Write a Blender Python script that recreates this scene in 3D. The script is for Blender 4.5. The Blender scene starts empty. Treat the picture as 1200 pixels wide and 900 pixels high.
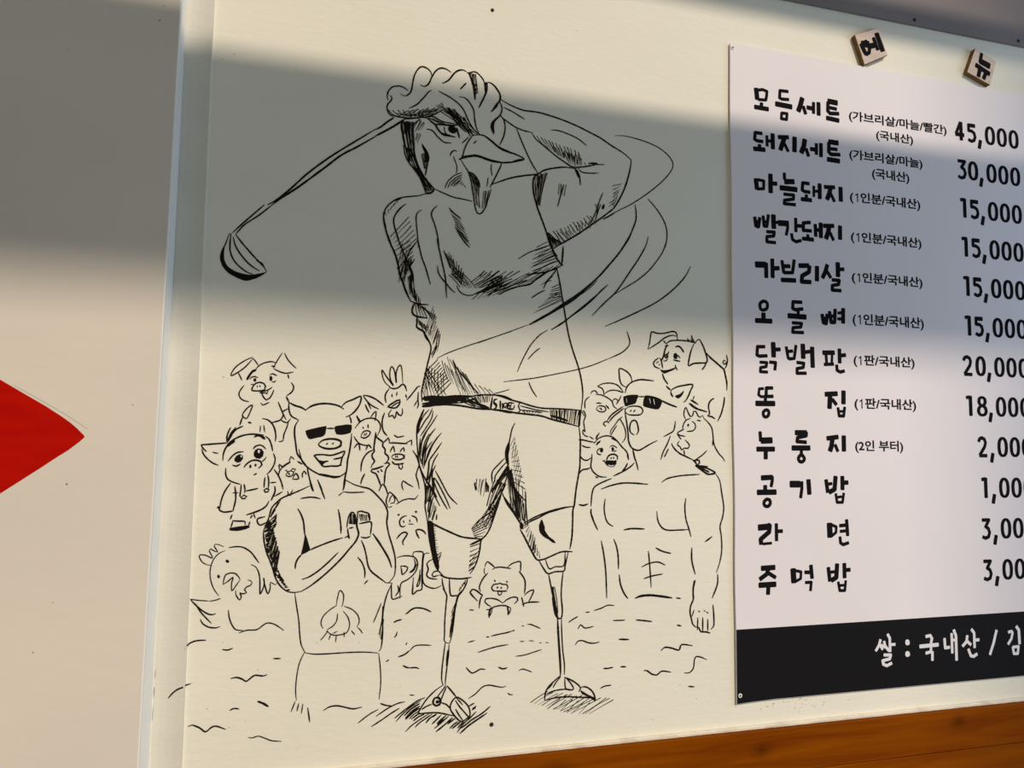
import bpy, bmesh, math, random
from mathutils import Vector, Matrix
from mathutils.geometry import tessellate_polygon
sc = bpy.context.scene
COL = sc.collection

# ---------------------------------------------------------------- camera
cam = bpy.data.cameras.new('camera'); camo = bpy.data.objects.new('camera', cam); COL.objects.link(camo)
cam.sensor_width = 36.0; cam.lens = 24.0; cam.clip_start = 0.02
YAW, PITCH, ROLL = 0.25235527, 0.07714202, 0.01437131
cy, sy, cp, sp = math.cos(YAW), math.sin(YAW), math.cos(PITCH), math.sin(PITCH)
fwd = Vector((sy*cp, cy*cp, sp)); rgt = Vector((cy, -sy, 0)); up = rgt.cross(fwd)
r2 = rgt*math.cos(ROLL) + up*math.sin(ROLL); u2 = -rgt*math.sin(ROLL) + up*math.cos(ROLL)
m = Matrix((r2, u2, -fwd)).transposed().to_4x4(); m.translation = Vector((0, -0.8671, 1.5))
camo.matrix_world = m
sc.camera = camo

# ---------------------------------------------------------------- world, sun, window light
world = bpy.data.worlds.new('world'); sc.world = world; world.use_nodes = True
bg = world.node_tree.nodes['Background']
bg.inputs[0].default_value = (1.0, 0.96, 0.875, 1); bg.inputs[1].default_value = 0.212
AZ, EL = math.radians(20), math.radians(34.5)
sd = Vector((math.sin(AZ)*math.cos(EL), -math.cos(AZ)*math.cos(EL), math.sin(EL)))
sun = bpy.data.lights.new('sun', 'SUN'); sun.energy = 2.52; sun.angle = math.radians(2.4); sun.color = (1.0, 0.818, 0.665)
suno = bpy.data.objects.new('sun', sun); COL.objects.link(suno)
suno.rotation_euler = sd.to_track_quat('Z', 'Y').to_euler()
win = bpy.data.lights.new('window_daylight', 'AREA'); win.shape = 'RECTANGLE'; win.size = 1.2; win.size_y = 1.2
win.energy = 19; win.color = (0.50, 0.68, 1.0)
wino = bpy.data.objects.new('window_daylight', win); COL.objects.link(wino)
wino.location = (2.7, -1.1, 1.75)
wino.rotation_euler = (Vector((2.7, -1.1, 1.75)) - Vector((0.7, 0, 1.6))).to_track_quat('Z', 'Y').to_euler()

sc.view_settings.view_transform = 'Standard'; sc.view_settings.look = 'None'
sc.view_settings.gamma = 1.0; sc.view_settings.exposure = 0.0; sc.view_settings.use_curve_mapping = False

# ---------------------------------------------------------------- materials
def mat(name, rgb, rough=0.6, spec=0.3):
    M = bpy.data.materials.new(name); M.use_nodes = True
    b = M.node_tree.nodes['Principled BSDF']
    b.inputs['Base Color'].default_value = (*rgb, 1); b.inputs['Roughness'].default_value = rough
    b.inputs['Specular IOR Level'].default_value = spec
    return M
def nodes(M): return M.node_tree.nodes, M.node_tree.links, M.node_tree.nodes['Principled BSDF']
def varied(name, rgb, rgb2, scale, rough=0.6, spec=0.3, bump=0.0, bscale=60, stretch=(1, 1, 1), bdist=0.001, lo=0.35, hi=0.7):
    M = mat(name, rgb, rough, spec); N, L, B = nodes(M)
    tc = N.new('ShaderNodeTexCoord'); mp = N.new('ShaderNodeMapping'); mp.inputs['Scale'].default_value = stretch
    L.new(tc.outputs['Object'], mp.inputs['Vector'])
    n = N.new('ShaderNodeTexNoise'); n.inputs['Scale'].default_value = scale; n.inputs['Detail'].default_value = 5
    L.new(mp.outputs[0], n.inputs['Vector'])
    r = N.new('ShaderNodeValToRGB'); r.color_ramp.elements[0].position = lo; r.color_ramp.elements[1].position = hi
    r.color_ramp.elements[0].color = (*rgb, 1); r.color_ramp.elements[1].color = (*rgb2, 1)
    L.new(n.outputs['Fac'], r.inputs[0]); L.new(r.outputs[0], B.inputs['Base Color'])
    if bump:
        n2 = N.new('ShaderNodeTexNoise'); n2.inputs['Scale'].default_value = bscale; n2.inputs['Detail'].default_value = 4
        L.new(mp.outputs[0], n2.inputs['Vector'])
        bp = N.new('ShaderNodeBump'); bp.inputs['Strength'].default_value = bump; bp.inputs['Distance'].default_value = bdist
        L.new(n2.outputs['Fac'], bp.inputs['Height']); L.new(bp.outputs[0], B.inputs['Normal'])
    return M
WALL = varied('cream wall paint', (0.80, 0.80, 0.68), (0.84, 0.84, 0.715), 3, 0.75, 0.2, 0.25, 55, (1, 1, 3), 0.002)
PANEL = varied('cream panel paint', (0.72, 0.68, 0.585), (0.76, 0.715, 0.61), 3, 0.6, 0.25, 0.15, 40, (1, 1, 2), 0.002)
SIDE = varied('bluish white edge paint', (0.78, 0.81, 0.77), (0.83, 0.85, 0.80), 20, 0.6, 0.3, 0.3, 50)
FILL = varied('filler strip paint', (0.685, 0.685, 0.605), (0.725, 0.725, 0.64), 6, 0.7, 0.2, 0.2, 60, (1, 1, 3), 0.002)
INKM = mat('black brush pen ink', (0.012, 0.010, 0.008), 0.9, 0.03)
INKT = mat('black printed ink', (0.010, 0.009, 0.011), 0.9, 0.03)
GREY = mat('grey brush wash', (0.50, 0.49, 0.43), 0.8, 0.1)
BAND = mat('black printed band', (0.010, 0.010, 0.0115), 0.7, 0.05)
PRINTW = mat('white print', (0.78, 0.78, 0.80), 0.5, 0.3)
CHALK = mat('white paint dot', (0.75, 0.75, 0.72), 0.6, 0.2)
PENCIL = mat('pencil line', (0.45, 0.45, 0.42), 0.8, 0.1)
PAPER = varied('banner vinyl white', (0.80, 0.78, 0.80), (0.84, 0.82, 0.83), 2.5, 0.65, 0.12, 0.12, 5, (1, 1, 1), 0.01)
RED = varied('red gloss paint', (0.44, 0.003, 0.0), (0.52, 0.006, 0.0), 18, 0.8, 0.06, 0.25, 30, (1, 1, 4), 0.001)
TRIM = varied('grey mauve painted board', (0.22, 0.205, 0.205), (0.25, 0.23, 0.225), 7, 0.7, 0.1)
LIP = varied('cream caulk', (0.80, 0.76, 0.63), (0.50, 0.42, 0.30), 25, 0.7, 0.2, 0.6, 90, (1, 1, 3), 0.002, 0.5, 0.85)
METAL = mat('screw metal', (0.55, 0.55, 0.55), 0.35, 0.5); nodes(METAL)[2].inputs['Metallic'].default_value = 0.8
DARK = mat('dark hole', (0.03, 0.028, 0.025), 0.8, 0.1)
BEAMM = mat('beam paint', (0.5, 0.48, 0.44), 0.7, 0.2)

def wood(name, a, b, knots=(), rough=0.55, gs=(2.2, 10, 34), sp=0.03):
    M = mat(name, a, rough, sp); N, L, B = nodes(M)
    tc = N.new('ShaderNodeTexCoord'); mp = N.new('ShaderNodeMapping'); mp.inputs['Scale'].default_value = gs
    L.new(tc.outputs['Object'], mp.inputs['Vector'])
    n = N.new('ShaderNodeTexNoise'); n.inputs['Scale'].default_value = 2.0; n.inputs['Detail'].default_value = 6; n.inputs['Distortion'].default_value = 0.6
    L.new(mp.outputs[0], n.inputs['Vector'])
    r = N.new('ShaderNodeValToRGB'); r.color_ramp.elements[0].position = 0.3; r.color_ramp.elements[1].position = 0.75
    r.color_ramp.elements[0].color = (*a, 1); r.color_ramp.elements[1].color = (*b, 1)
    L.new(n.outputs['Fac'], r.inputs[0]); cur = r.outputs[0]
    for (kx, kz, kr) in knots:
        m2 = N.new('ShaderNodeMapping'); m2.inputs['Location'].default_value = (-kx/kr/1.5, 0, -kz/kr); m2.inputs['Scale'].default_value = (1/kr/1.5, 0.0, 1/kr)
        L.new(tc.outputs['Object'], m2.inputs['Vector'])
        ln = N.new('ShaderNodeVectorMath'); ln.operation = 'LENGTH'; L.new(m2.outputs[0], ln.inputs[0])
        rr = N.new('ShaderNodeValToRGB'); e = rr.color_ramp.elements
        e[0].position = 0.0; e[0].color = (0.5, 0.45, 0.45, 1); e[1].position = 1.0; e[1].color = (1, 1, 1, 1)
        e2 = rr.color_ramp.elements.new(0.35); e2.color = (0.72, 0.7, 0.7, 1); e3 = rr.color_ramp.elements.new(0.6); e3.color = (0.85, 0.85, 0.85, 1)
        L.new(ln.outputs['Value'], rr.inputs[0])
        mx = N.new('ShaderNodeMix'); mx.data_type = 'RGBA'; mx.blend_type = 'MULTIPLY'; mx.inputs[0].default_value = 1.0
        L.new(cur, mx.inputs[6]); L.new(rr.outputs[0], mx.inputs[7]); cur = mx.outputs[2]
    L.new(cur, B.inputs['Base Color'])
    bp = N.new('ShaderNodeBump'); bp.inputs['Strength'].default_value = 0.15; bp.inputs['Distance'].default_value = 0.001
    L.new(n.outputs['Fac'], bp.inputs['Height']); L.new(bp.outputs[0], B.inputs['Normal'])
    return M
VARNISH = wood('orange varnished pine', (0.165, 0.034, 0.0), (0.27, 0.070, 0.0),
               [(0.5841, 1.0739, 0.016), (0.9214, 1.084, 0.015), (0.29, 1.075, 0.022)])
TILE_FACE = wood('pale laser cut plywood', (0.55, 0.47, 0.40), (0.68, 0.59, 0.51), (), 0.6, (14, 40, 90))
TILE_EDGE = wood('shaded plywood edge', (0.16, 0.085, 0.025), (0.28, 0.17, 0.06), (), 0.7, (40, 90, 40))  # dark brown puts the shade on the tile sides into their colour

# ---------------------------------------------------------------- helpers
def tag(o, label=None, cat=None, group=None, kind=None):
    if label: o['label'] = label
    if cat: o['category'] = cat
    if group: o['group'] = group
    if kind: o['kind'] = kind
    return o
def empty(name, loc, **k):
    o = bpy.data.objects.new(name, None); COL.objects.link(o); o.location = loc; o.empty_display_size = 0.05
    return tag(o, **k)
def link(name, V, Fc, mats, parent=None, idx=None, smooth=False, **k):
    me = bpy.data.meshes.new(name); me.from_pydata(V, [], Fc)
    for mm in (mats if isinstance(mats, (list, tuple)) else [mats]): me.materials.append(mm)
    if idx: me.polygons.foreach_set('material_index', idx)
    if smooth: me.polygons.foreach_set('use_smooth', [True]*len(me.polygons))
    me.update()
    o = bpy.data.objects.new(name, me); COL.objects.link(o)
    if parent:
        o.parent = parent; o.matrix_parent_inverse = Matrix.Translation(-parent.location)
    return tag(o, **k)
def box(x0, x1, y0, y1, z0, z1):
    V = [(x0, y0, z0), (x1, y0, z0), (x1, y1, z0), (x0, y1, z0), (x0, y0, z1), (x1, y0, z1), (x1, y1, z1), (x0, y1, z1)]
    return V, [(0, 3, 2, 1), (4, 5, 6, 7), (0, 1, 5, 4), (1, 2, 6, 5), (2, 3, 7, 6), (3, 0, 4, 7)]
def bevelled(name, V, Fc, mats, w, parent=None, seg=2, mi=None, **k):
    o = link(name, V, Fc, mats, parent, mi, **k)
    bm = bmesh.new(); bm.from_mesh(o.data); bmesh.ops.recalc_face_normals(bm, faces=bm.faces)
    bmesh.ops.bevel(bm, geom=list(bm.edges), offset=w, segments=seg, affect='EDGES', profile=0.5)
    bm.to_mesh(o.data); bm.free(); return o
def disc(x, y, z, r, n=14, d=0.0015):
    V = [(x + r*math.cos(2*math.pi*i/n), y - dd, z + r*math.sin(2*math.pi*i/n)) for dd in (0, d) for i in range(n)]
    V.append((x, y - d*1.25, z)); Fc = []
    for i in range(n):
        j = (i+1) % n; Fc.append((i, j, n+j, n+i)); Fc.append((n+i, n+j, 2*n))
    return V, Fc

def strip_edges(z): t = (z-1.12)/0.91; return -0.1868-0.0050*t, -0.1540-0.0060*t
def strip_depth(x, z):            # how far the rounded filler strip stands proud of the wall
    a, b = strip_edges(z); u = (x-a)/(b-a)
    if u < 0 or u > 1: return 0.0
    P = ((0, .0002), (.2, .0008), (.45, .0021), (.7, .0038), (.9, .0054), (1.0, .0061))
    for (u0, d0), (u1, d1) in zip(P, P[1:]):
        if u <= u1: return d0+(d1-d0)*(u-u0)/(u1-u0)
    return 0.0061
# ink: strokes as flat ribbons lying on the painted surface (all coordinates are on the wall plane)
class Ink:
    def __init__(s, y, seed=1): s.V = []; s.F = []; s.I = []; s.y = y; s.rnd = random.Random(seed); s.k = 0
    def add(s, pts, faces, mi=0, dy=0.0):
        s.k = (s.k+1) % 40; dy += s.k*2.0e-6
        b = len(s.V); s.V += [(p[0], s.y - dy, p[1]) for p in pts]; s.F += [tuple(b+i for i in f) for f in faces]; s.I += [mi]*len(faces)
    def ribbon(s, P, W, closed=False, mi=0, dy=0.0):
        n = len(P); L_, R_ = [], []
        for i in range(n):
            a = P[i-1] if (i > 0 or closed) else P[i]; b = P[(i+1) % n] if (i < n-1 or closed) else P[i]
            t = (b-a); t = t.normalized() if t.length > 1e-9 else Vector((1, 0)); nn = Vector((-t.y, t.x))*W[i]/2
            L_.append(P[i]+nn); R_.append(P[i]-nn)
        m = n if closed else n-1
        s.add(L_+R_, [(i, n+i, n+(i+1) % n, (i+1) % n) for i in range(m)], mi, dy)
    def cr(s, P, step=0.0022, closed=False):
        n = len(P)
        if n < 3 and not closed:
            k = max(2, int((P[-1]-P[0]).length/0.004)); return [P[0].lerp(P[-1], i/k) for i in range(k+1)]
        out = []
        for i in range(n if closed else n-1):
            p0 = P[(i-1) % n] if (i > 0 or closed) else P[0]*2-P[1]
            p1, p2 = P[i], P[(i+1) % n]; p3 = P[(i+2) % n] if (i < n-2 or closed) else P[-1]*2-P[-2]
            k = max(1, min(8, int((p2-p1).length/step)))
            for j in range(k):
                t = j/k; out.append(0.5*((2*p1)+(p2-p0)*t+(2*p0-5*p1+4*p2-p3)*t*t+(3*p1-p0-3*p2+p3)*t**3))
        if not closed: out.append(P[-1])
        return out
    def stroke(s, P, w, taper=0.5, mi=0, dy=0.0):
        if len(P) > 2 and (P[0]-P[-1]).length < 1e-5:
            Q = s.cr(P[:-1], closed=True); s.ribbon(Q, [w*s.rnd.uniform(.88, 1.1) for _ in Q], True, mi, dy); return
        Q = s.cr(P); n = len(Q); W = []
        for i in range(n):
            t = i/(n-1); e = min(t, 1-t)*6; W.append(w*(taper+(1-taper)*min(1, e))*s.rnd.uniform(.88, 1.1))
        s.ribbon(Q, W, False, mi, dy)
    def brush(s, P, w, mi=0, dy=0.0, closed=False):       # marker / lettering stroke of even width with softly squared ends
        P = [p for i, p in enumerate(P) if i == 0 or (p-P[i-1]).length > 1e-6]
        if closed: Q = s.cr(P, closed=True); s.ribbon(Q, [w]*len(Q), True, mi, dy); return
        for a, b in zip(P, P[1:]):
            t = (b-a).normalized(); nn = Vector((-t.y, t.x))*w/2; c = w*0.14
            s.add([a+nn, a-nn, b-nn, b+nn], [(0, 1, 2, 3)], mi, dy)
        for i, p in enumerate(P):
            if 0 < i < len(P)-1:
                s.add([p+Vector((math.cos(k*math.pi/5), math.sin(k*math.pi/5)))*w*0.5 for k in range(10)], [tuple(range(10))], mi, dy)
            else:
                q = P[1] if i == 0 else P[-2]; t = (p-q).normalized(); nn = Vector((-t.y, t.x))
                s.add([p+nn*w*.5, p+nn*w*.48+t*w*.10, p+nn*w*.34+t*w*.2, p-nn*w*.34+t*w*.2, p-nn*w*.48+t*w*.10, p-nn*w*.5], [(0, 1, 2, 3, 4, 5)], mi, dy)
    def fill(s, P, mi=0, dy=0.0, smooth=True):
        Q = s.cr(P, step=0.003, closed=True) if smooth and len(P) > 2 else P
        s.add(Q, [tuple(f) for f in tessellate_polygon([[Vector((p.x, p.y, 0)) for p in Q]])], mi, dy)
    def at(s, P, t):
        d = [0]
        for a, b in zip(P, P[1:]): d.append(d[-1]+(b-a).length)
        x = t*d[-1]
        for i in range(len(P)-1):
            if x <= d[i+1] or i == len(P)-2:
                u = (x-d[i])/max(1e-9, d[i+1]-d[i]); return P[i].lerp(P[i+1], min(1, max(0, u)))
    def hatch(s, A, B, n, w, j, mi=0):
        for i in range(n):
            t = (i+0.5)/n; R = s.rnd.uniform
            a = s.at(A, t)+Vector((R(-j, j), R(-j, j))); b = s.at(B, t)+Vector((R(-j, j), R(-j, j)))
            c = (a+b)/2; d = b-a; c += Vector((-d.y, d.x))*R(-.04, .04); ww = w*R(.75, 1.2)
            Q = s.cr([a, c, b], 0.006); k = len(Q)
            s.ribbon(Q, [ww*(0.95-0.6*i2/(k-1)) if i % 3 else ww*0.8 for i2 in range(k)], False, mi)
    def run(s, data, upright=False):
        pt = lambda t: [Vector([float(c)*1e-4 for c in q.split(',')]) for q in t.split()]
        for ln in data.strip().split('\n'):
            c = ln[0]
            if c == 'h':
                h, A, B = ln.split('|'); w, n, j = h[1:].split(); s.hatch(pt(A), pt(B), max(2, round(int(n)*HN)), float(w)*1e-4*HW, float(j)*1e-4)
            elif c in 'fw':
                P = pt(ln[2:]); s.fill(P, 1 if c == 'w' else 0, 0.0003 if c == 'w' else 0)
            else:
                w, rest = ln[1:].split(' ', 1); P = pt(rest); w = float(w)*1e-4
                if c == 's': s.stroke(P, w*INKW)
                elif c == 'b': s.brush(P, w*1.17)
                else: s.brush(P, w*1.12, closed=True)
    def make(s, name, mats, parent=None, **k):
        if abs(s.y+0.0004) < 1e-6: s.V = [(x, y-strip_depth(x, z), z) for x, y, z in s.V]
        return link(name, s.V, s.F, mats, parent, s.I, **k)
CRACK = 's4 -1866,12331 -1869,12228\ns5 -1872,12135 -1871,12023\ns3 -1871,11921 -1875,11764'
INKW = 1.0; HW = 0.72; HN = 0.72

INK = {
 'golfer': [
  ('comb', '''s18 778,19479 741,19510 691,19527 635,19525 577,19504 535,19455 516,19403 514,19357 527,19316
s18 544,19383 569,19377 574,19343 556,19305 528,19275 515,19235 519,19190 536,19150 566,19120 603,19107
s20 685,19428 712,19407 753,19410 793,19440 816,19477 827,19525 834,19580 842,19636 855,19699 883,19766 916,19814 956,19839 998,19833 1043,19809 1071,19779 1081,19734
s21 938,19591 959,19572 997,19572 1030,19598 1055,19636 1076,19694 1102,19752 1137,19808 1178,19845 1224,19859 1277,19851 1315,19832 1339,19814
s23 1225,19649 1273,19677 1311,19709 1340,19749 1370,19796 1407,19838 1453,19866 1506,19874 1545,19859
s21 1466,19600 1511,19660 1548,19702
s19 1546,19848 1592,19849 1635,19871 1682,19869 1732,19832 1772,19787 1790,19746
s21 1570,19839 1605,19797 1628,19737 1645,19661 1656,19583 1664,19505
h21 9 3|1570,19836 1676,19848|1656,19568 1714,19576
h16 6 3|1618,19720 1696,19700|1664,19490 1676,19484
s24 1843,19757 1883,19750 1930,19719 1970,19673 2003,19625 2016,19572 2005,19514 1958,19452 1912,19382
s19 1889,19347 1936,19398 1982,19455
h24 6 2|1793,19749 1843,19753|1802,19604 1829,19688
s24 1836,19705 1822,19623 1785,19523 1747,19438 1722,19380
s19 1790,19746 1805,19668 1811,19606 1792,19540
s19 2008,19507 2034,19455 2041,19400 2023,19334 1993,19290 1954,19237
f 1989,19298 1930,19245 1892,19190 1885,19141 1910,19074 1934,19034 1943,19078 1935,19148 1947,19213
s19 2024,19318 2064,19268 2086,19199 2087,19120 2072,19039 2045,18965 2015,18906
s18 798,19247 848,19278 906,19320 949,19373 1007,19446 1043,19502 1087,19535
s19 1179,19536 1247,19508 1323,19476 1400,19434 1470,19381 1525,19313 1566,19225 1613,19137 1669,19066 1724,19026
s19 1457,19495 1522,19495 1576,19462 1624,19397 1656,19331 1666,19238 1683,19146 1707,19071 1739,19020
h20 13 6|545,19194 1191,19267|661,19118 1073,19205
h18 10 8|746,19206 1236,19320|632,19106 984,19162
h16 8 5|982,19239 1251,19314|894,19188 1162,19240
h16 9 5|601,19156 955,19158|807,19130 1162,19232
s20 535,19192 580,19138 646,19116 734,19113 852,19121 955,19145 1058,19175 1162,19232 1251,19299
h16 5 6|1138,19319 1234,19398|1266,19312 1251,19307
h21 8 6|1192,19264 1403,19312|1592,19056 1724,19010
h21 7 6|1236,19304 1326,19325|1469,19087 1608,19011
h16 6 5|1273,19325 1410,19321|1407,19125 1640,18984
h19 6 5|1466,19227 1543,19222|1609,18972 1670,18988
s18 1311,19330 1390,19185 1476,19088 1562,19021
s19 1395,19311 1466,19196 1545,19081 1655,19002'''),
  ('head', '''s20 706,19071 702,18986 719,18912 734,18823 762,18720 791,18632 823,18530
h18 15 7|703,19055 853,19075|808,18543 896,18553
h16 8 6|736,19059 875,19078|819,18681 844,18837
h13 6 4|698,19077 728,19081|726,18883 757,18902
s18 853,19075 844,18974 846,18868 864,18748 886,18644 914,18540
s16 735,19094 837,19114 955,19145 1029,19149 1060,19126
s14 855,19006 876,19055 912,19090 955,19119
h14 7 9|926,19123 1016,19074|842,18928 959,18974
h14 4 6|901,18936 975,18915|891,18843 922,18785
s18 1044,19157 1088,19176 1133,19174 1194,19144 1255,19124 1331,19121 1407,19118
s25 1047,19152 1090,19106 1143,19075 1179,19018 1228,18970 1304,18954 1396,18937
s25 1143,19078 1211,19084 1286,19088 1362,19091 1438,19106
s18 1059,19149 1119,19134 1165,19116 1255,19105
h11 5 8|1089,19163 1195,19128|1150,19104 1286,19109
s16 1266,19060 1267,19014 1289,18970 1335,18948
f 1317,19064 1347,19083 1392,19086 1426,19058 1436,19023 1410,18989 1364,18983 1330,19003 1315,19032
s23 1435,19067 1446,19006 1459,18969 1469,18928
s21 1197,19005 1236,18956 1289,18942 1350,18944 1418,18937
s18 1030,18995 1078,18998 1123,18977 1169,18924 1215,18884 1261,18852 1314,18847 1364,18853
f 975,18804 1006,18762 1047,18709 1074,18636 1061,18558 1029,18546 1012,18613 1014,18674 987,18732
s14 1348,18687 1362,18724 1392,18751 1437,18753
s14 1504,18866 1549,18913 1594,18963
s18 1637,18976 1587,18899 1543,18800 1519,18704 1493,18639
s19 1660,18877 1699,18926
s18 736,18747 761,18629 808,18528 869,18459 945,18362 1021,18264 1039,18129
h18 11 6|752,18719 862,18717|899,18432 966,18409
h20 12 7|891,18462 973,18425|1039,18144 1156,18202
s22 861,18747 886,18628 926,18511 988,18397 1049,18312 1156,18205
h16 7 6|951,18408 1049,18328|1053,18146 1127,18184
s20 979,18762 1025,18691 1068,18635 1056,18542 1043,18464 1030,18371
h18 7 5|967,18653 1048,18694|1009,18460 1038,18463
s14 1348,18672 1367,18717 1399,18755 1442,18748
s14 1393,18677 1417,18615 1443,18541 1439,18448
s14 1290,18226 1311,18295 1347,18353 1407,18413 1467,18448 1515,18472
s14 1327,18236 1356,18308 1408,18367 1467,18412 1520,18438
s14 1364,18263 1408,18329 1460,18376 1513,18410
h14 7 5|1409,18306 1513,18394|1395,18258 1454,18296
h16 6 3|1514,18364 1577,18255|1477,18306 1561,18292
s25 1148,18209 1139,18179 1112,18152 1039,18132'''),
  ('beak', '''s19 1636,18980 1685,19005 1747,19013 1810,19003 1888,18953 1968,18892 2047,18846 2190,18804
s35 1470,18640 1538,18679 1614,18703 1691,18719 1768,18709 1846,18689 1924,18672 2003,18662
s19 2003,18662 2081,18670 2191,18693
s18 1493,18639 1540,18571 1587,18503 1620,18422 1644,18332 1657,18240 1674,18165 1691,18059 1713,17969 1752,17932 1797,17961 1842,18043 1864,18123 1893,18219 1915,18291
s19 2050,18661 2020,18576 1975,18477 1929,18378 1892,18304
s21 1603,18490 1665,18466 1712,18417 1744,18358 1757,18290
h21 10 6|1603,18482 1735,18404|1651,18363 1758,18259
h16 7 6|1636,18393 1729,18341|1700,18245 1754,18243
h16 7 5|1660,18302 1754,18243|1711,18061 1766,18005
h16 4 5|1792,18247 1861,18262|1781,18006 1835,18019
s14 1913,18634 1904,18563 1922,18468
s14 1866,18441 1860,18371 1847,18307
s16 1885,18272 1863,18185 1842,18074
s21 1716,19009 1794,19011 1892,18959 2011,18876 2150,18827 2269,18794 2360,18750 2251,18707 2113,18671 2014,18670 1877,18689 1722,18713
f 2191,18698 2290,18745 2360,18750 2290,18722'''),
  ('shirt', '''s18 1153,18210 1231,18180 1322,18150 1413,18122 1519,18112 1657,18095
s18 1039,18132 951,18096 849,18076 747,18053 676,18024 605,17971 549,17906 520,17836 514,17732 540,17616 578,17500 621,17386
h18 9 3|747,18056 509,17820|661,18015 542,17764
h17 8 3|506,17820 518,17702|534,17689 555,17602
s22 511,17835 513,17761 530,17674 551,17587 586,17501 628,17401
s20 790,17971 722,17908 667,17828 640,17751 654,17656 688,17555 720,17454 743,17396
h15 8 4|819,17828 951,17503|595,17546 753,17308
s16 997,17913 949,17878 926,17823 931,17726 946,17593 965,17415
s18 1195,17989 1140,17927 1122,17857 1151,17777 1183,17689 1212,17571 1233,17438
s18 1348,17978 1417,17909 1501,17856
h18 12 6|1356,17949 1498,17642|1501,17856 1653,17488
s18 1436,17735 1499,17627 1576,17527 1638,17472
h18 7 6|1497,17688 1576,17558|1544,17631 1653,17503
s26 575,17493 636,17380 689,17251 722,17121 738,17033 777,16948 808,16861 854,16761 892,16698
s18 704,17504 751,17389 812,17246 858,17161
h15 8 6|849,17517 921,17240|636,17365 784,16948
h18 8 6|748,17478 900,17223|700,17119 791,16949
s18 951,17503 881,17400 832,17307 813,17216 805,17083 798,16949
h15 8 4|768,17287 885,17252|712,16928 860,17072
s33 900,17223 858,17161 889,17074 881,16955 877,16866
s18 896,17089 879,17014 879,16896 911,16780
h18 10 4|832,17025 911,17061|867,16806 964,16702
h18 7 4|908,16898 1014,16728|927,16737 1011,16580
s18 954,17526 983,17394 1015,17277 1062,17162 1094,17060 1132,16940
s20 1201,17548 1233,17415 1266,17282 1299,17150 1324,17032 1334,16912 1344,16779
s18 1216,17196 1233,17100 1279,17028 1340,16965 1394,16902 1454,16855
s18 891,16708 957,16683 1030,16675 1115,16678
s24 935,16686 912,16633 905,16573 932,16531 990,16512 1093,16503
s24 969,16511 971,16430 968,16379 1024,16345 1083,16316
h18 6 4|935,16678 1015,16698|962,16503 1122,16498
h15 8 6|1176,16686 1235,16386|1067,16347 1172,16220
h15 7 6|994,16652 1075,16643|1224,16518 1167,16471
h15 6 4|977,16489 993,16417|1125,16380 1097,16327
s22 1061,16325 1084,16260 1129,16204
h18 4 4|1235,16393 1274,16285|1173,16206 1262,16136
s18 1293,17405 1325,17332 1356,17259 1388,17172
h18 14 8|1293,17397 1435,17055|1416,17264 1603,16946
h18 10 8|1338,17409 1584,17126|1370,17306 1543,16942
h16 8 6|1360,17079 1508,17151|1498,16939 1755,16926
h16 9 6|1357,17237 1570,17095|1451,17041 1755,16934
s16 1475,16952 1499,16894 1560,16845 1650,16832 1711,16855
h16 9 8|1804,17173 2106,17096|1647,17017 1801,16930
h18 10 9|2027,17197 2217,16989|1693,16983 1909,16846
h18 9 8|2059,17116 2217,16958|1652,16769 2047,16870
h21 7 6|1968,17002 2139,16999|1726,16864 1939,16894
s25 1711,16855 1847,16918 1968,16979 2045,17015
h18 9 6|1796,17172 2371,17216|1752,17101 2030,16984
h18 9 9|2043,17122 2467,17084|1754,16949 2047,16878
h16 9 6|2418,17181 2914,17343|2061,16970 2452,17044
s21 2850,17276 2721,17234 2626,17165 2531,17096 2460,17037 2295,16994 2140,16930 2047,16870
s19 2922,17336 2834,17287 2689,17224 2529,17189 2419,17165
h21 6 6|1936,17053 2090,17095|1802,16877 2030,16968
s34 1786,16883 1892,16944 1984,16988 2061,17009
h18 8 6|2684,17662 2849,17401|2557,17581 2465,17231
s14 2733,17596 2621,17547 2526,17508 2415,17452 2297,17369
h17 6 5|2734,17564 2832,17447|2590,17458 2497,17264
s17 2881,17396 2752,17346 2624,17274 2497,17218
s17 2842,17275 2770,17176 2691,17076 2652,16988
h17 4 6|2818,17257 2755,17081|2675,17075 2595,17023
h17 9 5|2860,17073 2918,16889|2772,17020 2725,16861
s16 2676,16974 2580,16921 2486,16853
s24 2928,17597 2923,17501 2911,17343
s24 2766,17536 2832,17431 2906,17333 2934,17335
s21 2842,17275 2867,17167 2893,17044 2922,16874
s24 2508,18252 2550,18114 2617,17947 2683,17780 2733,17627 2774,17544 2848,17448
s21 2872,17105 2913,16931 2949,16734 2980,16559 3021,16364 3080,16169 3151,15975 3198,15801 3223,15627 3219,15496 3201,15365
h14 8 7|2878,16972 2925,16843|2730,16874 2485,16619
s16 2463,15728 2509,15627 2577,15530
s20 967,16415 968,16379 1053,16325 1114,16232 1157,16132 1141,16013 1121,15925 1095,15792 1069,15661 1051,15544 1061,15428
h20 14 4|1236,15988 1435,15673|1094,15836 1248,15477
h18 8 4|1122,15896 1344,15772|1129,15604 1364,15524
h17 9 4|1081,15792 1122,15866|1118,15459 1394,15525
h13 5 4|1082,15748 1058,15544|1114,15604 1103,15459
h15 4 6|1235,16393 1274,16292|1166,16191 1257,16048
h20 4 4|1232,16194 1233,16120|1162,16044 1178,15971
h13 11 6|1353,16037 1626,15783|1542,15529 1795,15552
h13 10 7|1281,15975 1522,15779|1360,15729 1645,15562
h13 7 7|1627,15709 1961,15601|1750,15550 2023,15551
s16 1443,15982 1490,15881 1551,15809 1627,15724 1719,15623 1795,15552
s12 1992,15557 2114,15591 2206,15621
h13 5 4|993,16417 1182,16427|1053,16317 1157,16279'''),
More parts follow.
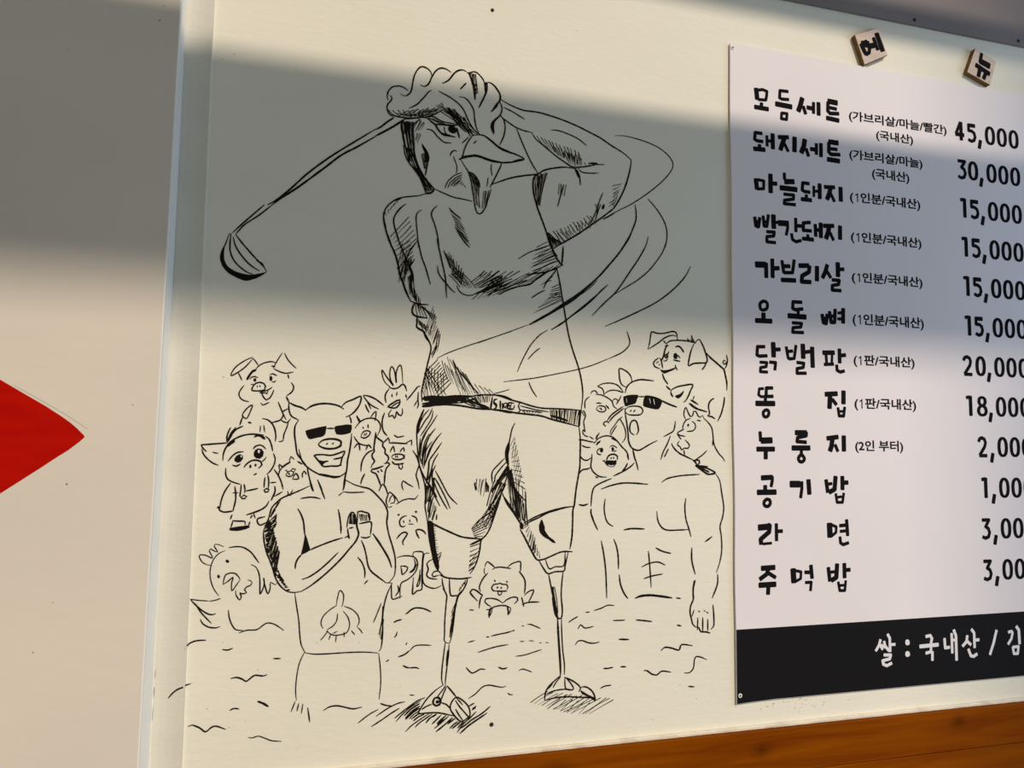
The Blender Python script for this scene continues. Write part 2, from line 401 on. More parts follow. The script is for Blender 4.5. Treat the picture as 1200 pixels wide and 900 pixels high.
  ('swing_trail', '''s11 1768,16211 1982,16300 2243,16406 2464,16498
s22 2464,16498 2643,16606 2869,16740 3052,16851 3213,16991 3330,17093 3412,17189
s14 2464,16487 2643,16588 2869,16725 3075,16857 3237,16997
s17 2769,16438 2916,16530 3053,16641 3215,16761 3378,16906 3484,17025 3579,17110
s16 2717,16435 2600,16353 2490,16228 2425,16118 2360,15986 2306,15855
s16 2614,16187 2536,16123 2448,16028
s14 2122,15717 2297,15744 2518,15777 2741,15824 2968,15876 3151,15920 3337,15978 3500,16044 3682,16125
s13 1236,15988 1367,16060 1544,16135 1768,16220 1995,16306 2225,16391
s15 3677,19246 3802,19262 3977,19249 4196,19208 4374,19146 4508,19057 4575,18960 4563,18864 4484,18750 4350,18610 4152,18444 3934,18287 3719,18164 3507,18032
s20 3988,18287 4003,18182 3999,18059 3945,17911 3891,17784 3816,17656
s17 4184,18389 4283,18292 4371,18187 4448,18060 4481,17918 4470,17793 4454,17710
s24 3945,17911 3870,17762 3763,17591 3615,17408 3447,17216 3261,17044 3098,16915 2895,16775 2695,16637
s12 3427,17164 3303,17037 3098,16885
s19 4190,17841 4151,17705 4042,17512 3913,17320 3785,17130 3680,16993 3554,16875 3450,16770 3350,16662
s16 4477,17959 4472,17814 4414,17645 4304,17482 4194,17352 4042,17219 3871,17106 3680,16983
s18 3584,17112 3407,16945 3222,16785 3018,16617 2877,16512 2768,16442
s19 4850,17469 4769,17323 4634,17169 4456,17014 4259,16880 4021,16755 3765,16630 3545,16529
s18 3867,16477 3910,16340 3882,16260 3787,16176 3619,16094'''),
  ('arm', '''s22 2016,19544 2140,19487 2300,19440 2381,19431 2543,19433 2706,19411 2912,19371 3121,19312 3289,19252 3459,19187 3630,19096 3803,19014 3929,18925
s23 3929,18925 3912,18789 3868,18619 3815,18470 3740,18319 3655,18188 3581,18120
s19 2024,19302 2104,19253 2224,19186 2344,19150 2461,19137
s20 2461,19137 2527,19049 2650,18964 2794,18861 2938,18778 3063,18722 3250,18750 3398,18795 3525,18810
s17 2061,19437 2201,19386 2362,19308
s17 2733,19208 2852,19211 2997,19179 3143,19127 3259,19050
h18 17 8|2506,19097 3165,18947|2629,18962 3209,18749
h20 16 8|2751,18997 3208,18850|2835,18866 3188,18746
h17 7 8|2896,18914 3166,18906|3000,18775 3125,18739
h17 6 10|3208,18810 3418,18834|3219,18760 3440,18796
s25 3292,18799 3419,18818
s19 2248,19161 2327,18984 2409,18815 2481,18685 2563,18571
s22 1903,18344 2038,18408 2195,18474 2373,18524 2553,18564 2633,18622 2755,18666 2918,18703 3042,18705 3125,18699
s20 3084,18694 3147,18631 3173,18472
f 3084,18698 3136,18680 3158,18561 3126,18598
s17 3136,18720 3188,18666 3293,18661 3440,18678
s24 2563,18565 2497,18498 2495,18329 2527,18195 2583,18023
h17 12 8|2503,18508 2694,18609|2548,18137 2598,18123
h17 8 6|2513,18529 2634,18583|2516,18253 2615,18422
h17 5 4|2838,18466 2982,18461|2840,18306 2953,18298
s16 2921,18455 2881,18291 2842,18137
h15 8 8|3654,18555 3655,18208|3782,18569 3718,18378
s16 3505,18406 3442,18248 3412,18114
s25 3523,18246 3489,18172
h15 4 8|3379,18242 3443,18208|3443,18107 3401,18102
s22 3676,18211 3507,18064 3339,17936 3173,17808 3009,17698 2879,17616 2782,17545
s17 3676,18129 3507,18024
h19 16 13|2764,17772 3338,18080|2879,17624 3440,17961
h19 14 15|2813,17744 3339,18016|2912,17643 3322,17950
h22 14 8|2700,17719 2879,17671|2782,17561 2912,17635
h19 10 8|2683,17780 2748,17739|2766,17583 2879,17655
s16 3463,18303 3405,18135 3314,17933
s16 3472,18239 3422,18105 3389,17989
s30 3523,18244 3506,18169
h16 3 7|3676,18341 3659,18258|3608,18285 3574,18184'''),
  ('golf_club', '''s24 610,19099 518,19023 448,18953 377,18906
s27 749,19096 620,18991 507,18908 379,18820
s18 -925,17787 -1034,17670 -1143,17553 -1221,17467 -1274,17404
s18 -834,17796 -985,17648 -1142,17518 -1234,17395
s16 -1306,17398 -1327,17326 -1352,17245 -1384,17164 -1392,17077 -1360,16992 -1293,16920 -1195,16866 -1098,16838 -1018,16862 -938,16902 -875,16951 -867,16969
s18 -1290,17399 -1296,17276 -1288,17172 -1244,17071 -1168,16990 -1085,16935 -1020,16917
s18 -1264,17358 -1236,17255 -1175,17155 -1090,17057 -1007,16994 -949,16963
s18 -1242,17395 -1165,17296 -1063,17182 -978,17092 -911,17027 -867,16964
s16 -986,17083 -928,17061 -893,17002
f -1352,17254 -1395,17129 -1391,17042 -1326,16934 -1227,16872 -1097,16835 -1017,16855 -922,16907 -872,16953 -923,16939 -1036,16909 -1133,16914 -1230,16942 -1313,16996 -1351,17071 -1358,17166
s23 377,18911 126,18716 -170,18480 -430,18240 -625,18023 -769,17878 -885,17791
s25 380,18816 160,18653 -36,18518 -238,18328 -535,18054 -730,17893 -836,17796'''),
  ('belt', '''s31 1074,15487 1189,15496 1336,15494 1483,15510 1601,15513 1706,15519
s24 1062,15378 1192,15386 1338,15399 1485,15396 1604,15384 1724,15365 1844,15353 1965,15349
s49 1063,15465 1161,15472 1277,15481
s33 1089,15447 1278,15460 1483,15491 1691,15510
s37 1061,15400 1162,15417 1307,15450 1454,15476 1632,15495
s24 1091,15383 1221,15404 1366,15437 1513,15452 1662,15489
s37 1062,15368 1134,15380 1221,15392
s22 1250,15404 1396,15423 1544,15427
s33 1544,15427 1662,15452 1783,15418 1935,15370
s27 1558,15442 1692,15467 1751,15491
h27 6 6|1528,15456 1721,15505|1723,15387 1935,15363
h16 15 6|1721,15505 1955,15534|1768,15433 1934,15437
s20 1661,15503 1781,15533 1901,15540 2023,15540 2130,15529 2239,15490
s20 1965,15349 2088,15337 2180,15317 2241,15311
s20 1975,15512 1947,15363
s20 2039,15492 2001,15483 1997,15446 2033,15417 2026,15373 1996,15361
s20 2078,15471 2079,15366
s18 2109,15442 2118,15367 2124,15427 2141,15375 2163,15413
s20 2239,15445 2193,15444 2171,15406 2195,15362 2241,15370
s18 2193,15429 2225,15377
s18 1974,15526 1960,15357
s21 1781,15520 1909,15541 2060,15533 2213,15486 2345,15456 2500,15413 2657,15385 2836,15383 3018,15378 3213,15370
s23 1783,15384 1955,15353 2128,15340 2303,15313 2502,15296 2658,15278 2793,15238 2974,15198 3180,15148
s18 2039,15490 1996,15468 1993,15432 2023,15405 2024,15369 1990,15358
s18 2087,15466 2085,15360
s18 2106,15361 2123,15425 2159,15442 2192,15416 2171,15373 2138,15387
s20 2269,15439 2203,15444 2171,15405 2198,15363 2259,15365 2275,15418
s16 2236,15438 2204,15363
s18 2349,15462 2328,15398 2351,15346 2314,15307
s16 2350,15409 2434,15390 2568,15361 2747,15338
s16 2351,15356 2435,15347 2546,15339 2657,15327
h14 8 7|2358,15350 2657,15331|2413,15315 2591,15304
h23 26 7|2758,15366 3201,15365|2775,15248 3168,15165
s30 2770,15291 2928,15251 3019,15221
s24 3201,15376 3168,15148
s21 3178,15376 3184,15159'''),
  ('shorts', '''s17 1087,15333 1041,15236 1006,15120 1006,14967 1024,14776 1047,14624 1088,14491 1120,14378 1132,14245 1130,14113 1158,13961 1175,13829
s26 1087,15333 1051,15236 1029,15130 1018,15024
s16 1155,15334 1089,15256 1043,15159 1017,15063
s16 1203,15316 1186,15219 1121,15103 1047,14986
s17 1193,15345 1156,15257 1100,15179 1027,15044
s17 1257,15263 1197,15162 1123,15045 1059,14891
s16 1160,15113 1086,14987 1042,14815
s16 1145,15084 1077,14949 1054,14738
s19 1241,15095 1163,14988 1100,14815 1074,14681
s17 1162,15026 1107,14911 1073,14739
s16 1203,14931 1128,14815 1104,14624
s19 1317,15038 1222,14912 1149,14739 1096,14586
s17 1279,14990 1185,14854 1131,14720
s19 1325,14917 1244,14797 1170,14682 1163,14587
s17 1284,14778 1228,14682 1192,14548 1157,14434
s16 1136,14892 1092,14739 1086,14605
s16 1048,14967 1043,14776 1075,14643
s17 1252,14629 1212,14529 1215,14396
s21 1170,14663 1155,14510 1138,14396
s19 1211,14587 1185,14472 1159,14320
s32 1233,14472 1225,14396 1237,14301
s19 1129,14396 1141,14302 1126,14132
s17 1227,14282 1182,14169 1166,14037
s17 1238,14244 1202,14131 1187,13980
s16 1220,14206 1185,14055 1178,13942
s17 1271,14073 1234,13998 1226,13941
s17 1282,14016 1274,13941
s19 1157,14415 1197,14358 1277,14225
s19 956,14814 1016,14719 1067,14567 1138,14434 1217,14301 1318,14114
s17 1250,14558 1331,14415 1431,14243 1541,14131
s17 1242,14472 1312,14358 1393,14205 1450,14080
s17 1213,14472 1275,14320 1345,14186 1416,14071
h21 10 6|1139,14377 1246,14320|1126,14132 1200,14206
h18 9 6|1180,14244 1280,14092|1166,14056 1227,13904
s15 1282,14016 1280,13941
h18 7 10|1781,14452 1931,14452|1764,14317 1885,14220
h20 4 6|1742,14395 1782,14414|1764,14317 1793,14317
h20 5 4|1901,14452 1952,14355|1903,14287 1943,14287
s18 2284,15182 2245,15102 2220,14983 2197,14864 2178,14746
f 2212,14943 2168,14864 2154,14766 2180,14648 2211,14628 2203,14766 2218,14845
h12 14 8|2266,15043 2451,14274|2227,14904 2265,14393
h12 10 8|2277,15023 2397,14471|2240,14746 2348,14314
s18 2154,14722 2078,14647 1989,14540 1992,14394
s18 2179,14677 2100,14589 2030,14491 2026,14413
h25 10 8|2200,14648 2222,14550|1983,14316 1984,14277
h22 10 8|2021,14452 2184,14393|1927,14113 1988,14006
s18 2211,14609 2183,14471 2124,14296 2086,14160 2048,14044 2009,13948 1972,13814
h20 7 8|2104,14315 2184,14393|1753,13837 1912,13815
h22 7 8|2065,14238 2087,14121|1850,13912 1952,13814
s17 2106,14199 2027,14083 1929,13997 1830,13932 1733,13828
h20 15 8|2180,14628 2264,14511|2229,14120 2395,13883
h20 14 8|2202,14511 2433,14117|2312,14002 2457,13863
s18 2125,14276 2188,14140 2291,14002 2396,13844
s18 2242,14589 2265,14432 2307,14314 2391,14216 2443,14166
h15 6 6|2284,14511 2451,14274|2307,14314 2456,13902
s16 2441,14284 2450,14078 2474,13843
f 2365,13865 2385,13903 2416,13864 2417,13805 2376,13806
s23 3174,15146 3194,14968 3192,14755 3189,14614 3166,14473 3139,14315 3113,14096 3094,14036 3091,13792
s21 3094,14091 2973,14072 2844,14039 2735,14006 2626,13952 2518,13906 2420,13848
s18 2129,14252 2229,14115 2320,13977 2393,13848 2411,13822
f 2663,13929 2627,13844 2631,13801 2710,13799 2691,13869
s22 1176,13935 1270,13877 1373,13825 1490,13771 1593,13728 1696,13708 1800,13698 1874,13691
s19 1169,13935 1178,13822 1196,13695 1228,13554 1259,13426 1305,13327 1386,13240
f 1172,13932 1234,13913 1246,13835 1263,13722 1280,13580 1301,13495 1328,13354 1319,13319 1259,13426 1228,13554 1196,13695 1178,13822
h15 24 9|1191,13907 1297,13355|1264,13863 1331,13410
h21 5 4|1258,13497 1311,13340|1357,13550 1337,13480
s21 1328,13263 1415,13224 1531,13206 1633,13202 1743,13215
s20 2077,14138 2026,13979 1962,13807 1911,13729 1857,13672 1844,13565 1819,13452 1777,13339 1720,13256
h20 8 4|1723,13833 1778,13703|2018,14008 1874,13708
h22 5 4|1929,13995 2016,14139|1990,13936 2077,14109
h22 9 4|1720,13626 1705,13270|1852,13665 1792,13339
h15 6 4|1717,13426 1698,13271|1832,13566 1785,13325
s26 1904,13722 1845,13680 1757,13639 1713,13623
s23 2372,13805 2436,13698 2510,13560 2601,13413 2674,13402
s23 3099,14086 3095,13978 3092,13839 3084,13683 3057,13532
s21 2416,13877 2577,13960 2758,14026 2942,14071 3109,14091
s21 2602,13407 2692,13410 2819,13457 2928,13497 3020,13503 3098,13496
h18 10 5|2416,13851 2574,13439|2478,13884 2580,13677
h18 8 5|2464,13612 2665,13411|2516,13747 2637,13505
f 2664,13924 2629,13796 2685,13709 2762,13665 2821,13620 2863,13616 2835,13654 2771,13699 2715,13751 2687,13812
h23 5 7|2650,13899 2725,13743|2661,13778 2780,13673'''),
  ('prosthetic_leg_left', '''s19 1365,13219 1373,13156 1397,13071 1431,12997 1424,12930 1425,12874
s19 1459,13206 1464,13096 1485,13000 1579,13000
s19 1691,13207 1678,13144 1636,13061 1579,12990 1559,12924 1538,12869
h19 5 4|1592,13091 1677,13201|1578,13035 1663,13145
s17 1470,12995 1557,12991
s17 1379,13086 1428,13004 1421,12866 1411,12689 1412,12531 1410,12453 1441,12421 1482,12419
s17 1642,13075 1572,12998 1544,12860 1527,12702 1509,12545 1482,12419
h17 9 6|1552,12959 1481,12449|1497,12823 1476,12469
s26 1568,12988 1534,12821 1501,12645 1480,12488
s17 1424,12432 1404,12257 1388,12083 1390,11966 1412,11906
s17 1472,12410 1465,12253 1448,12098 1435,11963 1436,11908
s19 1455,12332 1443,12137
s19 1402,11911 1312,11855 1214,11766 1147,11675 1109,11598 1199,11594 1339,11587 1480,11551 1572,11524
s19 1456,11903 1525,11820 1577,11757
s17 1442,11904 1383,11830 1334,11772
s17 1452,11893 1414,11809 1385,11733
s27 1285,11726 1304,11763 1354,11765 1380,11724 1366,11681 1327,11670 1292,11693 1285,11726
f 1315,11720 1335,11741 1365,11725 1360,11701 1332,11695
s19 1386,11704 1457,11673 1509,11617
s19 1148,11641 1207,11674 1272,11694
s19 1577,11753 1521,11703 1503,11627 1541,11556 1603,11483 1654,11455 1725,11492 1755,11528 1743,11607 1701,11669 1639,11723 1577,11753
s17 1564,11719 1620,11637 1683,11564 1746,11490
s17 1570,11612 1612,11540 1664,11468
s15 1577,11747 1661,11653'''),
  ('prosthetic_leg_right', '''s20 2629,13403 2693,13299 2757,13225 2857,13246 2977,13252 2994,13323 3035,13494
s18 2719,13409 2775,13288 2857,13311 2976,13324 2993,13495
s20 2767,13215 2805,13040 2843,12868 2863,12732 2881,12697
s20 2967,13247 2950,13102 2943,12949 2953,12812 2963,12693
h20 5 4|2808,13057 2850,13055|2859,12732 2899,12713
s20 2819,12918 2841,12800 2863,12703 2895,12653 2947,12650 2960,12756 2944,12912
h25 4 4|2834,12878 2861,12877|2894,12662 2905,12662
s29 2895,12647 2907,12449 2924,12236 2938,12062 2943,11924
s17 2949,12640 2955,12446 2971,12233 2994,12059 2995,11921
s20 2947,11924 2871,11866 2779,11787 2739,11715 2730,11624
s18 2947,11909 2882,11837 2841,11773
s18 2837,11821 2759,11751
s20 2995,11896 3110,11839 3195,11776 3227,11725
s18 3001,11895 3017,11750 3122,11733 3090,11802 3027,11874
s18 2739,11696 2862,11734 3007,11742 3111,11724
s20 2730,11621 2884,11646 3049,11643 3217,11624 3364,11605 3428,11565
s20 3226,11754 3300,11748 3375,11695 3417,11624 3428,11555
s18 3195,11695 3226,11750
h30 4 4|3216,11712 3237,11667|3417,11604 3418,11556'''),
  ('foot_shadow_right', '''h17 16 8|2739,11734 3535,11586|2513,11619 3114,11418
h17 9 8|2904,11635 3386,11549|2731,11517 3239,11404
h18 4 8|3567,11602 3696,11540|3218,11406 3355,11402'''),
  ('foot_shadow_left', '''s16 624,11685 548,11653 467,11604 386,11545
s16 942,11749 853,11737 731,11686 595,11605
s18 877,11679 778,11627 658,11554 543,11490
s18 1187,11780 1086,11745 963,11667 872,11604 819,11563
s16 1141,11749 1025,11689 918,11607 835,11521
s21 1126,11715 1025,11662 934,11583
s23 1127,11684 1034,11631 950,11552
s19 1120,11659 1042,11612 951,11537
s15 1120,11628 1051,11589 997,11540
s19 1129,11605 1075,11571 1021,11535
s19 1184,11582 1106,11554 1048,11513
s16 1240,11583 1138,11528 1031,11462 955,11393
s17 1279,11577 1201,11530 1124,11484 1070,11435
s19 1311,11562 1249,11526 1203,11474
s25 1335,11572 1280,11539
s19 1391,11555 1344,11513 1279,11455
s21 1455,11544 1392,11499 1342,11457
s27 1440,11502 1393,11476 1346,11441
s16 1487,11536 1393,11460 1307,11399
s21 1536,11512 1426,11427 1329,11359
s21 1569,11499 1521,11472 1474,11438
s19 1602,11457 1554,11431 1499,11382
s23 1634,11451 1578,11413 1531,11379
s19 1674,11454 1635,11416 1600,11378
s19 1835,11558 1747,11483 1667,11421 1596,11327
s21 2015,11609 1910,11532 1780,11465 1700,11410 1620,11363
s23 1975,11531 1845,11459 1732,11392 1629,11309
s19 1809,11664 1768,11647 1728,11629
f 1785,11609 1834,11636 1823,11596 1778,11574
s15 1755,11506 1714,11486'''),
 ],
 'laughing_pig': [
  ('drawing', '''s16 -979,15907 -1048,15877 -1147,15804 -1201,15734 -1215,15676 -1137,15723 -1069,15780 -1021,15837 -978,15894
s16 -1137,15716 -1113,15669 -1091,15626
s14 -978,15894 -944,15854 -914,15811
s16 -941,15771 -891,15822 -828,15852 -763,15864 -717,15852
s28 -1038,15631 -1008,15694 -972,15743 -934,15765
f -1038,15638 -1002,15707 -966,15760 -934,15772 -940,15741 -984,15722
s14 -647,15977 -687,15906 -723,15835 -741,15786
s14 -624,15978 -581,15897 -526,15836 -478,15792
s18 -768,15813 -722,15801
s16 -741,15782 -681,15751 -601,15729 -510,15747
s16 -1006,15639 -988,15667 -950,15678 -911,15663
f -964,15650 -936,15659 -929,15628 -947,15610 -964,15627
s16 -783,15702 -751,15718 -698,15695
f -782,15681 -763,15693 -747,15669 -752,15634 -770,15627 -783,15647
s16 -754,15620 -728,15617 -705,15636
s18 -574,15716 -559,15664
s18 -531,15621 -500,15567 -520,15504 -578,15456
s16 -1064,15569 -1097,15520 -1120,15465 -1099,15411 -1053,15383 -1001,15373
s18 -975,15510 -964,15558 -934,15596 -883,15609 -844,15597 -823,15563 -834,15521 -891,15506 -975,15510
s14 -917,15569 -914,15546
s14 -892,15574 -880,15552
s14 -991,15581 -959,15579
s16 -898,15506 -853,15500 -789,15523 -745,15556
s16 -891,15486 -845,15480 -813,15488
s18 -867,15479 -837,15426 -810,15399 -772,15421 -742,15476 -727,15525
s20 -826,15487 -806,15472 -791,15509
s16 -870,15363 -846,15336 -773,15373
s16 -961,15334 -1011,15305 -1048,15257 -1071,15209 -1025,15169 -995,15224 -961,15334
s18 -1061,15202 -1081,15141 -1094,15089
s22 -1004,15129 -963,15119
s16 -584,15440 -556,15392
s16 -673,15382 -644,15314 -608,15233 -573,15165
s16 -862,15091 -864,15012
s16 -826,15098 -810,15013
s18 -846,15176 -787,15163 -734,15121 -699,15053 -683,14971 -687,14903
s18 -741,15127 -638,15163 -608,15233 -620,15260 -552,15303
s16 -638,15163 -565,15131 -521,15180
s16 -546,15138 -563,15069 -592,14986 -596,14918'''),
 ],
 'worried_pig_in_overalls': [
  ('drawing', '''s19 -1224,14883 -1230,14950 -1214,15017 -1191,15065
s19 -1219,14897 -1188,14991 -1135,15066
s20 -1215,14897 -1163,15005 -1115,15053 -1055,15081
s19 -1228,14910 -1187,14964
s16 -648,14901 -603,14911 -591,14945
s17 -1224,14911 -1225,14882 -1509,14854 -1225,14882
s17 -1509,14854 -1485,14814 -1443,14775
s17 -1498,14807 -1475,14743 -1425,14686 -1370,14643 -1308,14617
s17 -1382,14772 -1348,14761 -1314,14758
s20 -1263,14672 -1260,14752 -1236,14824 -1192,14890 -1119,14942 -1038,14975 -942,14988 -817,14978
s41 -1223,14839 -1184,14883 -1138,14905
s30 -927,14952 -886,14977 -844,14963 -803,14928
s18 -805,14964 -759,14932 -728,14859 -711,14785
s18 -703,14763 -680,14697 -691,14624 -730,14551 -770,14510
s17 -1226,14586 -1225,14514 -1200,14456 -1137,14420 -1055,14394
s18 -1205,14665 -1164,14723 -1111,14767 -1037,14780
f -1138,14692 -1117,14731 -1076,14750 -1044,14731 -1040,14695 -1066,14659 -1099,14648 -1132,14666
w -1071,14730 -1058,14736 -1053,14715 -1065,14710
s18 -1157,14622 -1111,14608 -1065,14637
s18 -935,14810 -902,14849 -861,14860 -818,14843 -789,14811
f -926,14761 -913,14798 -880,14820 -838,14813 -811,14777 -818,14726 -854,14696 -896,14703 -920,14728
w -881,14795 -865,14804 -853,14784 -863,14761 -878,14769
s16 -832,14660 -798,14689 -781,14719
s20 -1029,14591 -996,14637 -943,14674 -888,14679 -839,14660 -827,14623 -867,14582
f -968,14616 -952,14630 -940,14605 -953,14582 -967,14591
f -911,14630 -893,14641 -885,14620 -898,14601 -910,14611
s20 -915,14504 -879,14524
s19 -1164,14413 -1215,14334 -1245,14263 -1263,14191 -1270,14120
s19 -1270,14120 -1303,14128 -1290,14142 -1269,14091 -1231,14074 -1177,14076 -1126,14087 -1117,14104
s19 -1119,14374 -1105,14290 -1104,14204 -1126,14090
s15 -1139,14295 -1075,14299
s17 -1048,14394 -1051,14319 -1057,14261 -1040,14241
s18 -1017,14398 -1004,14333 -1007,14290
s17 -1041,14244 -1015,14268 -980,14253 -1000,14229 -1034,14229 -1046,14244
s18 -997,14316 -929,14330 -858,14347
s18 -786,14480 -791,14419 -792,14354
s18 -756,14507 -742,14434 -743,14346
s18 -790,14325 -764,14346 -735,14332 -748,14305 -779,14303 -790,14325
s16 -727,14412 -655,14419
s20 -674,14375 -665,14317 -684,14258 -709,14200
s20 -730,14201 -756,14143 -809,14100 -890,14065 -978,14036
s19 -1132,14044 -1153,13987
s19 -1121,13972 -1142,13890
s19 -1129,13972 -1064,13966 -989,13961 -983,13923
s19 -934,13961 -946,13908
s48 -1157,13873 -1074,13877 -1006,13887 -936,13903
s18 -910,14036 -931,13994
s18 -897,14051 -877,13997
s18 -762,14015 -853,13985 -822,13915 -734,13954'''),
 ],
 'resting_pig': [
  ('drawing', '''s16 -633,14499 -625,14551 -592,14595
s16 -626,14565 -632,14631 -592,14595 -602,14580
s22 -605,14587 -551,14632 -502,14661
s16 -517,14661 -501,14725 -461,14687
s20 -425,14669 -366,14632
s16 -562,14551 -548,14565 -530,14533
s16 -546,14514 -531,14543 -491,14554 -460,14539 -475,14499 -517,14485 -549,14499 -547,14521
s16 -530,14521 -504,14514 -510,14499
s16 -494,14563 -478,14580 -442,14573 -462,14536
s14 -526,14536 -504,14504
s18 -474,14460 -436,14524 -403,14459 -473,14455
s18 -358,14470 -362,14521 -342,14551 -312,14510
s18 -575,14331 -599,14419 -637,14499 -689,14573
s16 -676,14251 -622,14280 -581,14309
s14 -525,14316 -502,14264 -462,14330
s12 -530,14272 -480,14257'''),
 ],
 'praying_pig': [
  ('shoulders', '''s18 -271,14374 -369,14326 -475,14279 -579,14233 -637,14186 -695,14117 -721,14015 -754,13922
s18 -754,13922 -776,13845 -769,13736 -734,13596 -701,13518 -659,13409 -617,13284 -554,13189 -477,13131 -401,13117 -326,13125
h22 26 8|-601,14210 -775,13876|-678,14077 -733,13953
h33 26 8|-689,13968 -716,13534|-769,13907 -733,13565
h22 14 9|-635,14053 -641,13897|-733,13953 -734,13782
h24 22 9|-671,13890 -591,13561|-738,13689 -617,13284
h22 14 8|-627,13718 -589,13530|-694,13533 -635,13346
h33 16 8|-672,13533 -557,13266|-703,13580 -493,13171
h24 10 6|-635,13346 -477,13139|-559,13312 -447,13138
s16 -678,14077 -607,14186
s20 -400,14105 -359,14034 -328,13946 -313,13836 -303,13773
f -305,13804 -280,13749 -257,13677 -239,13606 -289,13576 -341,13554 -326,13648 -314,13726
s20 -334,13562 -378,13508 -401,13447 -401,13392
s20 -252,13606 -146,13651 -8,13703 139,13747
s22 -326,13125 -236,13176 -117,13265 3,13371 124,13493 214,13602 290,13696 323,13775 318,13823 300,13888 305,13984 303,14056
s20 -323,13265 -240,13293 -136,13360 -31,13451 90,13573
s20 159,13743 193,13765 218,13732
s20 73,14091 95,13987 111,13875 114,13795
s18 -373,14223 -274,14238 -197,14233 -138,14217
s18 -181,14445 -139,14341 -88,14213
s18 -275,14469 -256,14373 -227,14306
s18 147,14469 138,14388 120,14316
s16 121,14295 67,14252
s16 121,14300 224,14291 380,14296
s19 148,14444 253,14388 349,14358 446,14330 546,14240 629,14142 668,14043 660,13930 688,13783 741,13620 774,13490 781,13360 767,13264 705,13186
s21 672,14060 660,13914
s19 672,13188 574,13263 492,13330 450,13403 422,13532 395,13629 358,13713
s23 494,13791 578,13673 662,13541 705,13460 735,13370
s18 320,13511 377,13438 412,13341 411,13253
s18 409,13182 455,13231
s14 664,13188 737,13185'''),
  ('praying_hands', '''s18 182,13866 188,13938 201,14002 231,14053 272,14025 291,13936 293,13872
s18 190,13858 200,13794 218,13737
s20 206,13857 261,13869
h25 9 3|204,13913 292,13904|224,14046 280,14008
s21 304,14000 307,14056 342,14064 391,14050 439,14030 458,13949
s19 323,13911 410,13926 474,13925 466,13772
s19 352,13750 416,13738 471,13759
h21 8 3|311,14032 440,14014|338,13943 454,13946
s18 300,13888 322,13791'''),
  ('torso', '''s16 -397,13111 -374,12974 -339,12785 -324,12635 -301,12503 -252,12407
s18 749,13185 693,13061 658,12927 643,12773 648,12580 634,12408 606,12372
h18 6 6|639,12928 664,12733|600,12583 631,12504
s14 622,12948 565,12796 532,12717
s16 -252,12407 -141,12385 27,12380 214,12381 423,12374 597,12353'''),
  ('trousers', '''s14 -256,12426 -312,12299 -338,12152 -346,11987 -333,11866
s14 607,12352 631,12179 642,11988 628,11799
s15 -345,11858 -388,11742
s16 -304,11833 -323,11742
s16 -258,11823 -272,11709
s16 -202,11776 -172,11604'''),
  ('garlic_bulb', '''s14 86,12944 102,13048 124,13119 169,13064 162,12950 149,12922
s14 92,12943 9,12890 -63,12818 -84,12734 -54,12676
s14 178,12930 274,12887 343,12817 364,12739 338,12674
s14 105,12848 98,12763 53,12699 -11,12664
s14 170,12873 229,12794 251,12698 216,12614 113,12591 38,12605 -20,12655
s12 56,12613 112,12639
s14 2,12654 -40,12591 -85,12542
s14 37,12615 12,12541
s14 100,12596 93,12507
s14 187,12625 193,12564
s14 272,12639 318,12583
s14 347,12669 377,12643 407,12597'''),
  ('head', '''s18 -413,14815 -388,14723 -357,14649 -275,14575 -172,14516 -70,14489 17,14483 90,14493 147,14538 160,14576
s29 -180,14516 -85,14498 17,14479 90,14489
s20 -426,15169 -466,15093 -469,14989 -450,14871 -432,14767 -387,14701 -320,14619
s22 -547,15375 -475,15340 -402,15319 -344,15283
s18 -550,15375 -544,15286 -513,15212 -433,15169
s23 -355,15287 -288,15337 -202,15366 -115,15374 -27,15366 47,15345 100,15308
s21 70,15338 119,15393 207,15433 299,15474 291,15382 241,15297 184,15242 125,15213
s19 169,15226 188,15181 194,15136
s21 203,15014 197,14908 183,14787 164,14681 158,14576 135,14441 125,14321
s18 -312,14612 -287,14501 -262,14412 -223,14308
s25 -185,14881 -143,14922 -57,14943 31,14936 79,14910 70,14861 20,14831 -67,14822 -140,14837 -185,14866 -185,14889
s12 92,14869 64,14839
s20 -95,14872 -77,14893
s21 -25,14875 -8,14898
s20 -235,14742 -137,14751 -35,14743 51,14768 127,14794 97,14711 71,14621 -31,14613 -118,14608 -163,14657 -208,14709 -235,14742
f -185,14680 -134,14665 -62,14673 -105,14650 -126,14628
s20 -193,14682 -134,14665 -62,14673
s21 -5,14695 68,14711 97,14726
s14 78,14621 100,14624
s22 -581,15449 -547,15375
s18 -185,14449 -123,14323'''),
  ('sunglasses', '''f -346,15036 -250,15067 -149,15092 -98,15100 -104,15047 -110,15002 -138,14972 -202,14956 -288,14935 -310,14947 -333,14991
f -3,15094 70,15111 143,15123 199,15121 204,15075 191,15022 147,15006 73,14994 22,15000 1,15041
s23 -97,15070 -3,15072'''),
 ],
 'pig_with_pointed_ears': [
  ('drawing', '''s17 239,15074 275,15129 324,15175 387,15202 463,15204 515,15179 549,15121 544,15056 514,14991
s17 312,15162 279,15194 253,15234 273,15193 297,15142
s17 425,15210 455,15262 489,15291 488,15224 479,15172
s19 333,15098 346,15072
s19 395,15131 401,15082
s19 317,14988 341,15033 385,15051 427,15035 412,14989 356,14956 318,14969 317,14991
s15 353,14982 364,15021
s15 374,14989 386,15025
s17 229,14980 262,14929 308,14885 384,14867 416,14873
s19 234,14833 289,14891 310,14802
s19 380,14811 409,14876 449,14832'''),
 ],
 'waving_rooster': [
